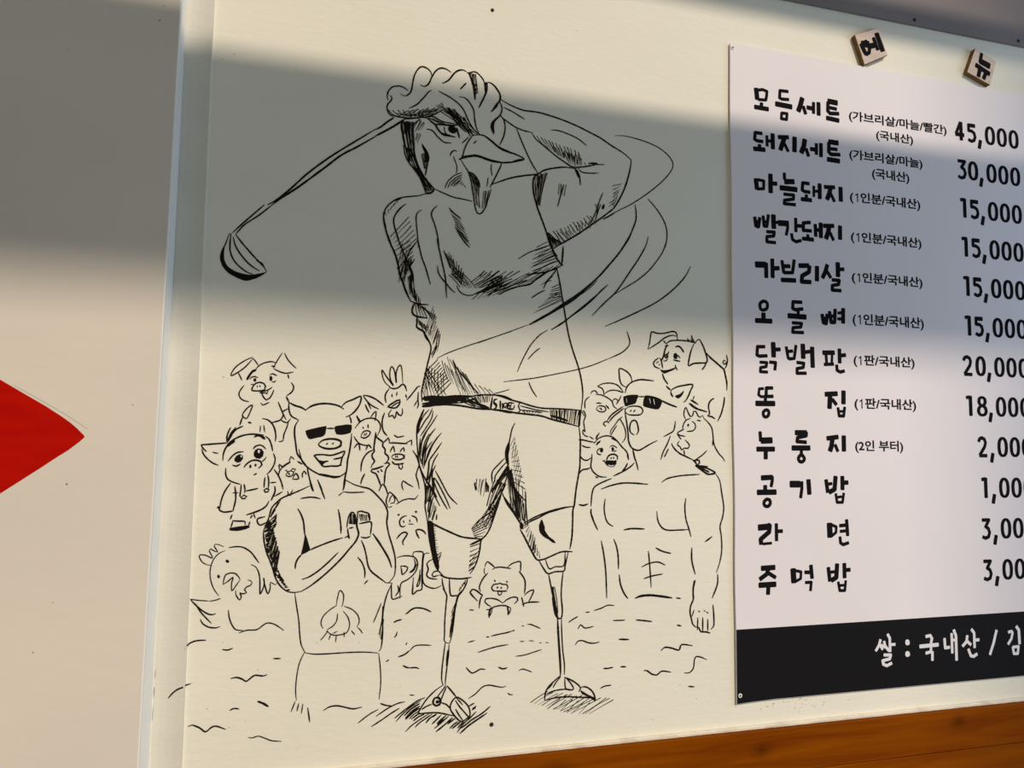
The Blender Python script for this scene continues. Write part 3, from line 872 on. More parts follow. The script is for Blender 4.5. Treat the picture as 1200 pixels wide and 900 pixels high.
  ('drawing', '''s17 657,15601 591,15658 557,15735 548,15814 602,15737 656,15667 696,15619 655,15699 646,15791 666,15861 704,15807 731,15656 724,15768 748,15861 773,15886 794,15837 812,15659
s19 638,15600 697,15582 755,15597 812,15645 839,15626 864,15555
s19 645,15581 608,15527 596,15474 611,15403
s19 679,15516 684,15474
s19 743,15544 738,15494
s19 852,15515 864,15469
s21 632,15355 689,15398 740,15432 781,15443 774,15387 729,15340 664,15345 632,15355
s17 677,15352 741,15400 773,15414
s19 681,15317 647,15266 652,15227 693,15248 720,15209 732,15229 744,15295 771,15256 803,15246 819,15283 814,15338
s19 864,15440 921,15510 972,15578 1004,15619 1036,15626
s17 1009,15552 1008,15446 1016,15394 1001,15340
s17 1001,15446 961,15368
s21 595,15278 572,15200 570,15121 589,15044 636,14990
s17 719,15004 765,14975 849,14993
s19 327,15490 391,15481 469,15451 534,15407 584,15367
s17 327,15486 367,15429 433,15366 524,15320
s19 356,15377 377,15325 408,15274
s19 374,15422 428,15320'''),
 ],
 'pig_with_ice_cream': [
  ('drawing', '''s19 657,14902 741,14903 819,14898 891,14896
s19 587,14902 624,14935 652,14967 666,14909
s17 871,14905 910,14925 940,14941 940,14870
s19 677,14786 698,14838 716,14864 734,14786
s19 799,14787 821,14826 844,14846 854,14794
s19 695,14721 713,14751 771,14765 836,14755 856,14729 818,14700 747,14696 701,14715
s15 745,14748 753,14715
s15 765,14748 775,14715
s17 864,14761 847,14729 861,14703
s21 702,14676 736,14640 800,14640 852,14651
s17 787,14638 795,14592 821,14575 837,14599 832,14640
s17 854,14314 833,14379 847,14430 910,14391 976,14355
s17 958,14810 999,14756 1033,14704 1041,14625 1017,14547 1009,14495 1034,14417 1053,14328
s19 477,14814 412,14784 363,14726 334,14649 328,14546
s19 376,14521 346,14457 329,14391'''),
  ('ice_cream_cone', '''s21 494,15036 489,14959 482,14894 477,14829 485,14797 457,14758 465,14713 491,14675 461,14630 449,14591
s21 494,15023 508,14972 547,14940 587,14908 582,14863 615,14824 616,14772 656,14734 657,14689 620,14647
s21 456,14572 519,14585 601,14617
s21 607,14643 658,14656 678,14637 640,14592 623,14521 617,14386
s21 450,14559 469,14585 451,14546 509,14521 542,14457 577,14367
s21 527,14559 549,14534
s21 564,14575 591,14544
s19 555,14305 577,14367 601,14392 635,14347 662,14270'''),
 ],
 'sad_pig': [
  ('drawing', '''s17 672,14103 646,14176 660,14241 683,14294 733,14257 775,14208 798,14167
s15 679,14168 701,14233 725,14257 754,14200 744,14162 695,14156
s17 769,14142 850,14191 932,14210 1001,14206 1038,14255
f 786,14011 801,14028 822,14014 806,13998
f 998,14049 1018,14062 1038,14046 1019,14030
s19 904,14002 847,13981 816,13929 833,13872 866,13863 894,13879
s17 962,14001 1020,13975 1038,13918
s17 864,13945 873,13909
s17 941,13955 946,13919
s15 926,13898 992,13894
s21 784,13715 828,13770 876,13798 918,13781 887,13724 863,13684 872,13638
s21 1068,13715 1033,13778 1024,13819 1074,13827 1124,13801 1150,13763
s15 680,14103 721,14118'''),
 ],
 'pig_lettering': [
  ('letter_p', '''s17 795,13488 884,13508 983,13499 1033,13468 1054,13402 1037,13322 989,13259 925,13212 863,13182 845,13119 849,12990
s17 738,13179 742,13059 760,12986 872,13021
s17 846,13385 859,13328 870,13279 922,13326 934,13366 887,13383 842,13385
s17 1008,13469 1026,13403 1003,13339 955,13300 1004,13323 1043,13403
s19 815,13152 830,13087 791,13022'''),
  ('letter_i', '''s19 999,13494 1001,13550 1114,13547 1116,13466 1111,13335 1114,13205 1112,13089 1059,13078 1003,13035 1001,13113 1006,13242
s15 1086,13336 1080,13239 1050,13127 1082,13158 1096,13271'''),
  ('letter_g', '''s17 1197,13532 1147,13530 1124,13482 1118,13368 1122,13205 1157,13139 1241,13100 1307,13103 1360,13131
s19 1249,13458 1191,13431 1170,13399 1189,13333 1170,13268 1204,13226 1305,13206
s17 1328,13308 1261,13301 1237,13266 1254,13241 1321,13255'''),
 ],
 'chicken': [
  ('drawing', '''s13 -1329,13462 -1383,13473 -1437,13507 -1471,13571 -1461,13588 -1401,13581 -1326,13546 -1364,13632 -1351,13652 -1303,13623 -1270,13615 -1312,13680 -1307,13705 -1267,13700 -1209,13673
s13 -1194,13627 -1262,13594 -1313,13532 -1338,13455 -1345,13371 -1327,13272 -1291,13187 -1238,13112
s17 -1155,13661 -1077,13671 -995,13660 -911,13605 -854,13532 -813,13474
f -1185,13514 -1165,13527 -1140,13505 -1150,13484 -1175,13492
f -1267,13343 -1252,13359 -1232,13332 -1243,13311 -1261,13319
s15 -1200,13246 -1189,13309 -1174,13351 -1118,13370 -1064,13358 -1024,13310 -1014,13288
s15 -1200,13239 -1141,13279 -1092,13320 -1106,13250 -1099,13165 -1058,13220 -1014,13288
s15 -1056,13170 -1054,13121 -1025,13070 -1008,13055 -992,13097 -1014,13136 -973,13124 -936,13137 -962,13173 -942,13201 -896,13220 -880,13248 -898,13273 -932,13283
s16 -903,13458 -850,13432 -813,13366 -796,13280 -792,13195 -785,13112 -745,13221 -755,13300 -738,13214 -700,13113 -675,13190 -678,13247 -621,13214 -601,13237
s13 -1543,13089 -1450,13071 -1344,13060
s13 -1338,13056 -1265,13067 -1216,13085
s17 -1542,13086 -1488,13028 -1419,12962 -1338,12910 -1285,12904 -1261,12913
s15 -1473,13007 -1404,12913 -1304,12804
s17 -1425,12859 -1399,12809 -1331,12764 -1251,12752 -1209,12764
s15 -1127,12948 -1117,12871 -1086,12785 -1037,12720 -955,12705
s15 -1002,12680 -915,12706 -807,12707 -740,12753 -687,12778 -603,12753 -503,12680'''),
 ],
 'water_ripples': [
  ('drawing', '''s17 -1567,12545 -1531,12590 -1458,12618 -1352,12619
s17 -1176,12505 -1117,12493 -1061,12511
s19 -1070,12170 -1004,12178 -941,12153 -898,12126 -848,12163 -803,12188 -716,12174 -669,12187
s25 -767,11892 -704,11863 -642,11821
s17 -1719,12007 -1656,12080 -1584,12121 -1492,12143
s17 -1065,11812 -1020,11832 -961,11820
s18 -1500,11674 -1459,11686 -1375,11646 -1313,11598 -1255,11640 -1202,11651 -1097,11605
s13 -852,11496 -805,11484 -743,11499 -664,11467 -593,11434 -482,11415
s19 -613,12365 -527,12359
s18 -22,11725 47,11762 140,11767 254,11735 330,11716 428,11730
s19 776,12704 820,12725 879,12736
s19 824,12593 815,12551 790,12524
s17 949,12457 934,12425
s18 697,12241 735,12264
s19 842,12290 920,12313 982,12358
s19 903,12184 953,12157 987,12149
s19 917,12798 969,12825
s18 643,11754 711,11726 789,11710
s19 919,12798 1015,12862 1097,12866 1164,12847 1234,12811
s15 969,12829 1028,12865 1108,12861 1179,12842 1240,12810
s15 982,12352 1040,12407 1119,12415 1249,12404
s19 987,12149 1066,12148 1106,12131
s16 995,11826 1055,11817
s17 1720,12812 1782,12805
s17 1711,12411 1800,12430
s17 1945,12465 1987,12463
s17 2008,12472 2123,12491 2208,12502 2282,12518
s17 1838,12279 1958,12311 2084,12337 2236,12354
s19 1693,12107 1735,12059 1776,12032 1838,12055 1879,12074 1942,12064
s20 2109,12082 2173,12056 2229,12068
s17 1731,11725 1822,11777 1904,11850 1987,11869 2092,11845 2176,11829 2214,11842
s17 2236,11755 2262,11733 2305,11726
s18 2283,12522 2319,12526
s15 2413,12576 2443,12576
s16 2484,12591 2525,12591 2586,12567 2664,12530
s13 2389,12383 2446,12380
s13 2507,12386 2578,12378
s13 2650,12353 2681,12347
s13 2732,12348 2778,12345
s15 2332,12201 2448,12209 2549,12231 2682,12265
s15 2380,12021 2431,12036 2491,12017 2553,11990
s17 3046,12587 3104,12622 3178,12658
s17 3283,12705 3341,12706
s17 3401,12721 3508,12749 3594,12781 3692,12774
s19 3671,12579 3846,12574
s18 3179,12496 3215,12549 3264,12507 3317,12504 3398,12519
s18 3143,12294 3180,12340 3243,12343 3318,12313 3403,12300 3478,12313
s19 3754,12332 3824,12322 3905,12319
s20 3537,11968 3598,11964 3677,11974
s20 3781,11973 3858,11965
s17 3496,11714 3555,11739 3652,11745
s21 4004,12570 4116,12555 4239,12536
s24 4609,12469 4675,12455
s21 3756,12332 3900,12320
s22 4370,12144 4429,12184 4528,12169 4637,12136 4667,12196 4717,12205 4844,12181
s18 4715,11828 4795,11826 4856,11883 4871,11988 4897,12031 4968,12021 5059,11981
s21 3780,11974 3860,11969
s21 4116,11899 4164,11896 4232,11848 4310,11830 4359,11865 4408,11874 4517,11851
s22 4774,11646 4868,11632'''),
 ],
 'sitting_pig': [
  ('drawing', '''s18 1914,13343 1926,13384 1946,13404 1988,13376 2045,13327
s13 1911,13331 1903,13278 1919,13244
s18 2008,13300 2045,13323 2120,13330 2195,13318 2259,13307
s18 2208,13321 2258,13362 2321,13386 2382,13391 2387,13333 2386,13261
s20 1953,13261 1892,13195 1856,13125 1845,13078 1864,13030
s20 2363,13270 2412,13212 2441,13163 2452,13102 2443,12982
f 2033,13160 2045,13177 2060,13159 2048,13142
f 2192,13142 2207,13157 2221,13141 2206,13126
s18 2081,13033 2031,13035 2005,13078 2030,13113 2086,13119 2113,13127 2148,13112 2205,13106 2222,13069 2206,13040
s20 2068,13031 2137,13025 2210,13025
s26 2086,13087 2079,13063
s26 2136,13079 2127,13058
s18 2085,13024 2094,12991 2111,12975 2132,12986 2144,13019
s20 1827,12916 1767,12976 1727,13030 1753,13064 1802,13051 1858,13007 1887,12984 1860,12936 1846,12825
s18 2306,12857 2353,12902 2350,12932 2302,12946 2239,12931 2189,12904 2158,12875
s17 2158,12875 2089,12920 2014,12941 1934,12939 1918,12910 1947,12873 2003,12837
s18 1940,12803 1992,12806 2041,12833 2128,12847 2203,12838 2266,12805
s26 2003,12829 1980,12765 1981,12700
s13 2022,12822 2007,12764 1983,12712
s22 2215,12825 2229,12777 2227,12723
s15 2263,12805 2248,12752 2230,12723
s18 2443,12958 2479,12993 2529,13021 2568,13023 2543,12954 2499,12872
s18 2403,12942 2423,12875 2436,12817
s18 2411,12846 2480,12867 2557,12871 2644,12867'''),
 ],
 'elephant': [
  ('drawing', '''s17 3336,15595 3358,15628 3404,15640 3442,15595
s17 3408,15591 3502,15583 3594,15543 3655,15495 3667,15445 3724,15397
s17 3433,15702 3517,15740 3623,15751 3715,15732 3777,15684 3816,15628
s17 3433,15702 3502,15675 3525,15633 3530,15591
s17 3533,15595 3593,15640 3670,15656 3746,15647 3811,15623
s17 3655,15509 3685,15538 3728,15525 3739,15483
s17 3785,15584 3754,15526 3709,15460
s17 3324,15561 3269,15513 3254,15463 3259,15392
s17 3248,15287 3233,15322 3215,15349 3240,15364 3266,15294 3241,15223 3249,15153 3264,15077
s17 3264,15077 3234,15111 3232,15055 3280,15021 3309,15017
s17 3324,15021 3354,15001 3384,14984
s22 3420,15470 3454,15475 3495,15469
s22 3556,15449 3586,15422 3606,15394
s17 3420,15396 3442,15428 3495,15438 3548,15421 3561,15386 3526,15356 3465,15358 3428,15380 3420,15399
s17 3461,15397 3480,15409 3503,15391
s17 3480,15391 3506,15381
s22 3816,15437 3732,15383 3640,15316 3580,15237
s22 3824,15413 3747,15354 3671,15296 3602,15216
s17 3602,15202 3580,15227 3534,15215 3527,15187 3562,15159'''),
 ],
 'open_mouthed_pig': [
  ('ear', '''s17 3623,15054 3633,15104 3686,15175 3747,15255 3760,15269 3809,15199 3843,15121 3852,15050 3840,14993 3797,14939
s17 3720,15176 3671,15104 3633,15040
s17 3766,15269 3801,15294'''),
  ('face', '''s19 3397,14948 3392,14924 3445,14988 3520,15024 3596,15032 3664,15012 3733,14956 3794,14886 3856,14830 3890,14767 3894,14710
s21 3411,14988 3444,15037 3467,15073
s17 3430,14974 3429,15030 3456,15058
f 3415,14906 3437,14946 3487,14972 3475,14939 3430,14901
f 3634,14998 3672,15016 3702,14991 3733,14956 3672,14977
s19 3168,14973 3235,14971 3310,14955 3392,14942
s19 3218,14901 3266,14877 3340,14872
f 3475,14862 3505,14873 3525,14848 3518,14813 3491,14803 3475,14827
s19 3430,14819 3453,14848 3475,14865
s19 3430,14819 3446,14785 3498,14775
s14 3614,14877 3642,14899 3687,14895 3725,14867
f 3642,14871 3664,14885 3684,14857 3672,14824 3649,14821
s17 3672,14819 3718,14836
s22 3567,14690 3589,14747 3627,14778 3688,14783 3730,14755 3726,14708
s22 3634,14744 3642,14719
s22 3672,14747 3676,14722
s21 3514,14690 3533,14701 3551,14676
f 3539,14679 3589,14702 3673,14698 3718,14705 3715,14656 3680,14614 3627,14609 3574,14634
w 3589,14646 3630,14632 3685,14638 3665,14621 3612,14620
s19 3363,14790 3356,14703 3345,14633 3364,14571 3409,14522 3477,14483 3575,14475
s19 3894,14706 3871,14791
s22 3879,14666 3848,14607 3803,14558
s19 3200,14751 3237,14710 3296,14700 3348,14734
s19 3176,14515 3223,14571 3297,14585 3342,14603
s17 3410,14483 3455,14464
s23 3179,14115 3241,14101 3312,14121'''),
 ],
 'bare_chested_pig': [
  ('body', '''s22 3979,14671 3918,14614 3810,14551 3673,14491
s21 3646,14458 3537,14417 3433,14369 3388,14328 3366,14258 3356,14175 3352,14086
s21 3357,14058 3348,14010 3368,13954 3390,13899
s21 3355,14057 3356,13978 3399,13872 3450,13771
s19 3554,14187 3540,14055 3564,13922 3604,13856 3671,13815
s22 3496,14315 3626,14360 3799,14394 3975,14394 4182,14377
s20 4386,14403 4482,14458 4665,14493 4849,14507 4973,14513
s20 5223,14521 5285,14423 5314,14256 5344,14061 5327,13922 5284,13785 5302,13646 5306,13454 5273,13290 5219,13150
s21 5240,13132 5233,12991 5150,12804
s20 4755,14185 4739,14068 4753,13904 4798,13767 4831,13651
s20 4313,14011 4330,13883 4390,13788 4480,13751 4661,13750 4807,13753
s24 3824,13767 3946,13783 4131,13774
s21 4294,13519 4389,13470 4527,13434
s19 4187,13479 4205,13297 4228,12988
s19 4087,13266 4196,13310 4329,13325 4439,13279
s19 4116,13109 4240,13141 4400,13162
s21 3499,13634 3537,13449 3567,13213 3582,12873
s21 3680,13648 3720,13549 3744,13417 3750,13248
s21 3759,13180 3779,13048 3831,12928 3889,12854
s23 5046,13578 5158,13650
s22 4842,13507 4841,13331 4892,13139
s21 4894,13064 4863,12951 4856,12817
s31 3990,12855 4077,12881 4214,12886 4372,12865 4540,12836
s24 4600,12834 4671,12822
s22 4874,13059 4857,12934 4862,12808 4821,12720 4810,12631 4830,12541 4850,12469 4900,12422
s18 4871,12661 4840,12576
s20 4928,12554 4920,12385
s20 5003,12554 5001,12363
s20 5080,12528 5079,12367
s20 5162,12717 5173,12578 5172,12434 5124,12383
s22 4900,12431 4941,12420 4971,12364 5052,12354 5118,12333
s17 4936,12647 4963,12624
s17 5018,12643 5044,12634
s17 5059,12627 5091,12603'''),
  ('head', '''s22 3842,15621 3862,15694 3909,15753 3978,15791 4072,15814 4167,15812 4274,15803
s20 3940,15783 3932,15840 3893,15897 3831,15938 3756,15956 3754,15877 3765,15791 3800,15728 3857,15704
s22 3839,15414 3847,15321 3867,15207 3886,15065 3894,14965 3933,14881 3995,14846 4057,14843 4134,14883 4228,14934 4323,14978
s22 3956,14852 3976,14767 3995,14696
s19 3995,14725 4038,14569
s20 3847,15392 3886,15429 3979,15446 4072,15434 4107,15384 4072,15333 3979,15321 3886,15329 3847,15364
s22 3917,15365 3935,15394
s22 3966,15364 3994,15396
s22 3979,15049 3925,15080 3909,15137 3925,15215 3963,15249 4007,15238 4033,15167 4038,15096 4010,15053
s23 4457,15742 4487,15714 4527,15684
s23 4527,15649 4539,15684 4618,15728 4724,15754 4870,15772 4839,15690 4794,15592 4749,15530 4723,15520
s23 4527,15665 4539,15625 4568,15586
f 4591,15603 4671,15634 4738,15687 4706,15614 4653,15569 4626,15572
s19 4598,15253 4589,15173 4563,15109 4493,15069 4420,15033
s19 4524,15046 4475,14935 4414,14824 4374,14714
s19 4492,14869 4461,14809 4428,14749'''),
  ('sunglasses', '''f 3816,15571 3870,15591 3963,15602 4041,15596 4018,15540 3994,15482 3917,15459 3842,15438 3824,15492
f 4135,15594 4214,15596 4308,15577 4395,15536 4379,15463 4340,15411 4261,15414 4166,15432 4110,15456 4119,15543
s22 4041,15577 4135,15580
s25 4372,15538 4515,15481 4627,15447
w 3855,15550 3861,15493 3867,15490 3859,15553
w 4198,15560 4217,15488 4223,15488 4206,15560
w 4261,15547 4276,15475 4283,15478 4269,15550'''),
 ],
 'grinning_pig': [
  ('drawing', '''s20 4181,16240 4193,16274 4210,16342 4222,16422 4241,16490 4309,16477 4396,16474 4484,16492 4557,16513 4609,16503 4630,16463 4637,16396
s20 4190,16245 4265,16291 4352,16348 4425,16406 4513,16448 4579,16457 4619,16445
s20 4418,16378 4461,16334
s25 4468,16307 4439,16232 4424,16165 4395,16103 4380,16089
s20 4461,16327 4512,16370 4586,16387 4689,16392 4808,16387 4927,16363
s20 4786,16424 4830,16385
s21 4856,16475 4868,16428 4905,16375
s18 4838,16420 4882,16374
s23 4897,16355 4859,16278 4829,16182 4806,16040 4880,16070 4985,16083 5087,16092 5102,16140 5076,16234 5032,16341 4975,16422 4912,16369
s23 5087,16085 5059,16036 5017,15985
s26 5069,16247 5151,16169 5256,16092 5324,16040 5369,16001 5391,15920 5413,15811 5412,15705
s20 5410,16219 5427,16140 5408,16057 5374,16008
s20 5401,16125 5371,16138 5351,16109 5370,16083 5405,16091 5409,16119
s25 4603,16296 4659,16307 4703,16271 4736,16221
s35 4446,16297 4495,16312
f 4456,16166 4490,16181 4497,16141 4471,16124
s20 4505,16228 4490,16194 4453,16179 4439,16152 4468,16120
s20 4417,16087 4460,16093 4490,16121
f 4578,16198 4615,16213 4636,16174 4629,16127 4592,16121 4573,16151
s20 4629,16187 4680,16138
s20 4570,16111 4629,16100 4680,16095
s20 4354,16132 4294,16092 4267,16051 4286,16006 4337,15985 4366,15975
s20 4366,16129 4392,16070 4406,15984
s18 4308,16046 4330,16074 4351,16068
s18 4351,16028 4366,16042
f 4366,15969 4424,15958 4511,15974 4584,16000 4621,16006 4584,15973 4511,15941 4431,15911 4394,15930
s20 4602,16045 4606,16012 4635,15966
s23 4402,15910 4430,15838 4488,15764'''),
 ],
 'crested_chick': [
  ('drawing', '''s18 4765,15272 4731,15335 4740,15407 4763,15447 4801,15368 4837,15318 4872,15346 4881,15394 4917,15395 4952,15332 4979,15311 5024,15341 5041,15301
s18 4836,15292 4774,15272 4730,15223 4707,15143
s18 4854,15254 4898,15227 4912,15171 4871,15122 4773,15110
f 4777,15192 4795,15221 4816,15209 4800,15174
s18 4624,15087 4668,15111 4738,15144
s18 4624,15082 4668,15055 4752,15041
s18 4624,15079 4659,15032 4688,14997
s19 4658,14976 4628,14924 4667,14897 4698,14850 4733,14877 4790,14875 4816,14919 4790,14954 4746,14993
s20 4728,14850 4740,14779
s19 5041,15301 5113,15239 5166,15167 5183,15071 5196,14959 5226,14879 5288,14791 5333,14751 5369,14695
s23 5192,15039 5178,14914
s20 4930,15272 4996,15260
s22 4536,14943 4579,14873 4666,14802 4771,14756 4868,14714
s19 4903,14714 5001,14773 5088,14846
s25 4863,14713 4903,14685 4929,14646
s23 4877,14709 4965,14709 4969,14670 4938,14646
s25 4912,14638 5035,14551 5106,14514 5214,14535 5107,14591 5000,14622 4912,14638
s19 4929,14638 5107,14619
s25 4965,14622 5053,14575 5124,14543
s25 5009,14559 5106,14519
s23 5209,15588 5160,15560 5122,15505 5117,15424
s23 5373,15613 5364,15525 5340,15429
s25 4824,15508 4891,15459 4972,15420
f 4825,15557 4862,15558 4899,15539 4968,15485 4891,15512
s18 4892,15613 4877,15559
s23 4811,15505 4900,15443 5006,15413 5096,15391
s23 5123,15440 5132,15360 5104,15335 5167,15325 5221,15294
s21 5373,15609 5359,15511 5322,15380 5261,15262'''),
 ],
 'menu': [
  ('dish_name.a', '''b67 5930,20243 5939,20165 5947,20087
b42 5969,20226 6037,20246 6115,20229 6108,20154 6093,20090 5966,20081
b50 6020,20032 6015,19973
b61 5907,19958 6130,19953
b45 6480,20279 6341,20273 6332,20159 6369,20145 6488,20154
b71 6269,20056 6536,20045
b42 6365,19927 6357,19837 6448,19835 6458,19929 6365,19927
b71 6729,20207 6696,20094 6658,19999
b52 6746,20080 6784,19972
b60 6817,20075 6918,20071
b49 6930,20167 6926,20000
b61 7018,20175 7018,19986
b76 7198,20228 7352,20222
b53 7191,20209 7183,20072 7224,20037 7379,20053
b50 7205,20129 7339,20122
b64 7164,19957 7376,19943'''),
  ('dish_name.b', '''b47 6017,19563 5905,19563 5895,19457 5937,19441 6030,19439
b50 5975,19383 5974,19310
b61 5882,19313 6061,19317
b42 6103,19536 6105,19382
b42 6112,19463 6194,19463
b61 6201,19575 6203,19356
b56 6305,19544 6470,19562
b65 6407,19548 6366,19446 6334,19354
b45 6405,19451 6466,19344
b68 6582,19570 6577,19357
b71 6761,19558 6739,19448 6697,19354
b51 6782,19418 6820,19315
b57 6863,19428 6954,19426
b49 6966,19521 6962,19359
b58 7047,19531 7043,19333
b70 7196,19582 7352,19583
b52 7191,19567 7183,19422 7224,19387 7382,19401
b49 7205,19475 7333,19476
b67 7164,19303 7369,19297'''),
  ('dish_name.c', '''b63 5905,18851 5922,18706
b41 5938,18846 6040,18839 6034,18718 5926,18706
b66 6154,18948 6153,18678
b55 6159,18813 6256,18820
b47 6393,18996 6395,18905
b70 6404,18867 6552,18884
b70 6324,18766 6599,18766
b45 6381,18673 6548,18676 6543,18614 6389,18581 6384,18528 6574,18530
b48 6821,18881 6711,18883 6700,18771 6738,18752 6832,18750
b48 6771,18700 6769,18629
b56 6685,18629 6855,18629
b40 6904,18851 6902,18692
b40 6912,18776 6989,18779
b60 7008,18893 7007,18675
b55 7096,18861 7272,18873
b66 7204,18861 7182,18778 7138,18676
b46 7202,18771 7266,18653
b64 7383,18880 7383,18674'''),
  ('dish_name.d', '''b49 5878,18271 5895,18145 5937,18135 5962,18271
b33 5900,18214 5953,18219
b44 6020,18302 6033,18157 6081,18153 6108,18328
b38 6034,18218 6101,18224
b69 6193,18331 6198,18142
b41 6217,18226 6265,18231
b44 6079,18073 6205,18079 6194,18018 6078,17999 6077,17922 6221,17920
b77 6285,18224 6431,18229
b42 6432,18264 6435,18160 6408,18054
b47 6576,18321 6576,18121
b50 6588,18209 6667,18213
b44 6500,18079 6514,17994 6573,17965 6662,17990
b48 6827,18284 6707,18264 6705,18150 6844,18154
b45 6783,18087 6782,18035
b53 6692,18024 6875,18022
b51 6916,18257 6922,18082
b48 6935,18180 7015,18178
b62 7013,18284 7012,18073
b57 7067,18253 7240,18269
b68 7158,18244 7146,18173 7103,18063
b46 7176,18158 7234,18048
b63 7358,18272 7353,18076'''),
  ('dish_name.e', '''b81 5890,17566 6042,17574
b57 6058,17596 6058,17389
b57 6163,17664 6166,17396
b57 6176,17528 6272,17541
b47 6328,17655 6353,17490 6368,17480 6504,17490 6537,17682
b55 6360,17577 6457,17584
b60 6317,17368 6551,17376
b64 6624,17606 6782,17618
b58 6802,17611 6790,17523 6670,17454 6659,17367 6816,17370
b64 6931,17612 6927,17404
b59 7113,17652 7080,17554 7028,17454
b48 7101,17564 7169,17465
b68 7302,17697 7301,17497
b51 7314,17603 7406,17610
b48 7198,17432 7320,17432 7308,17370 7196,17344 7194,17275 7346,17276'''),
  ('dish_name.f', '''c46 6005,17030 5947,16987 5956,16912 6003,16898 6060,16927 6067,17003
b62 6002,16848 6001,16772
b64 5874,16737 6133,16741
b47 6652,17054 6505,17052 6497,16954 6542,16935 6669,16956
b44 6590,16917 6589,16866
b69 6423,16839 6716,16836
b44 6489,16738 6645,16736 6628,16681 6497,16665 6490,16597 6672,16601
b53 7004,16890 7025,16771 7071,16760 7094,16896
b36 7023,16840 7087,16843
b51 7135,16941 7161,16782 7222,16786 7237,16982
b42 7164,16874 7224,16883
b40 7286,16928 7347,16942
b42 7280,16841 7344,16844
b59 7379,16999 7373,16787'''),
  ('dish_name.g', '''b45 6013,16360 5894,16354 5885,16232 5926,16218 6049,16228
b67 6156,16420 6162,16223
b51 6183,16324 6269,16333
b40 5934,16130 6047,16128 6033,16068 5942,16052 5937,15991 6054,15990
b43 6095,16137 6193,16134 6178,16028
b43 6376,16372 6405,16213 6430,16198 6508,16209 6541,16401
b43 6394,16305 6481,16318
b68 6658,16419 6663,16224
b49 6685,16310 6783,16323
b63 6818,16384 6823,16096
b44 6555,16152 6671,16144 6660,16081 6553,16060 6552,15992 6707,15998
b61 7010,16316 7200,16325
b42 7059,16276 7066,16156
b36 7165,16297 7155,16160
b44 7026,16141 7185,16153
b56 7296,16380 7296,16179
b53 7319,16287 7400,16299
b45 7241,16138 7247,16061 7302,16037 7373,16057'''),
  ('dish_name.h', '''b37 5984,15748 5915,15742 5902,15655 5945,15628 6001,15633
b45 6135,15761 6032,15758 6026,15653 6058,15635 6139,15640
b45 6014,15617 6013,15567
b69 5863,15530 6160,15535
c45 6017,15439 5973,15402 5987,15345 6034,15341 6067,15379 6060,15429
b64 7034,15696 7234,15711
b69 7113,15665 7099,15495
b50 7152,15623 7219,15549
b67 7351,15748 7346,15569
b42 7248,15499 7265,15380 7345,15379 7365,15510
b33 7267,15448 7347,15450'''),
  ('dish_name.i', '''b47 5918,15119 5926,14992
b79 5944,14996 6104,15003
b63 5868,14874 6145,14877
b58 6007,14846 6005,14741
b67 6511,15119 6688,15121
b48 6692,15126 6687,15076 6542,15049 6531,14991 6685,14982
b67 6452,14896 6741,14899
b46 6601,14868 6600,14819
c48 6600,14799 6549,14752 6567,14703 6621,14700 6651,14745
b60 7048,15043 7233,15067
b69 7136,15024 7118,14923 7093,14864
b47 7184,14949 7227,14857
b66 7337,15077 7335,14866'''),
  ('dish_name.j', '''b65 5936,14465 6104,14473
b45 6108,14481 6107,14424 6087,14343
b55 5990,14352 5989,14295
b68 5868,14260 6160,14262
c47 6015,14163 5968,14126 5976,14073 6032,14061 6070,14104 6057,14153
b85 6413,14375 6556,14374
b45 6599,14407 6597,14308 6575,14181
b64 6711,14431 6723,14234
b54 7013,14431 7038,14256
b63 7067,14256 7157,14297 7178,14480
b41 7041,14372 7110,14381
b60 7296,14480 7295,14297
b58 7308,14392 7388,14395
b38 7175,14231 7195,14106 7290,14105 7314,14238
b35 7203,14181 7273,14188'''),
  ('dish_name.k', '''b78 5879,13764 6008,13772
b59 6027,13796 6055,13788 6044,13700 5904,13599 5912,13535
b34 5940,13534 6079,13542
b47 6163,13810 6163,13577
b47 6175,13705 6259,13708
b81 7056,13794 7061,13613
b38 7104,13777 7172,13751 7164,13669 7080,13613
b46 7232,13766 7351,13772
b41 7239,13683 7348,13690
b49 7353,13847 7366,13623
b43 7233,13601 7239,13519 7283,13490 7377,13515'''),
  ('dish_name.l', '''b64 5916,13194 6123,13200
b56 6017,13167 5997,13112 5886,13045
b49 6034,13118 6135,13059
b67 5875,12961 6133,12964
b56 6018,12937 6011,12835
b78 6427,13161 6437,12984
b37 6464,13143 6559,13124 6551,13028 6452,12984
b47 6625,13114 6720,13110
b53 6726,13207 6741,13029
b40 6631,12969 6727,12970 6711,12853
b53 7020,13165 7041,12977
b62 7074,12984 7153,13022 7172,13209
b40 7048,13099 7116,13105
b57 7296,13213 7296,13017
b51 7313,13122 7392,13125
b38 7185,12955 7207,12832 7295,12829 7314,12967
b35 7215,12905 7277,12906'''),
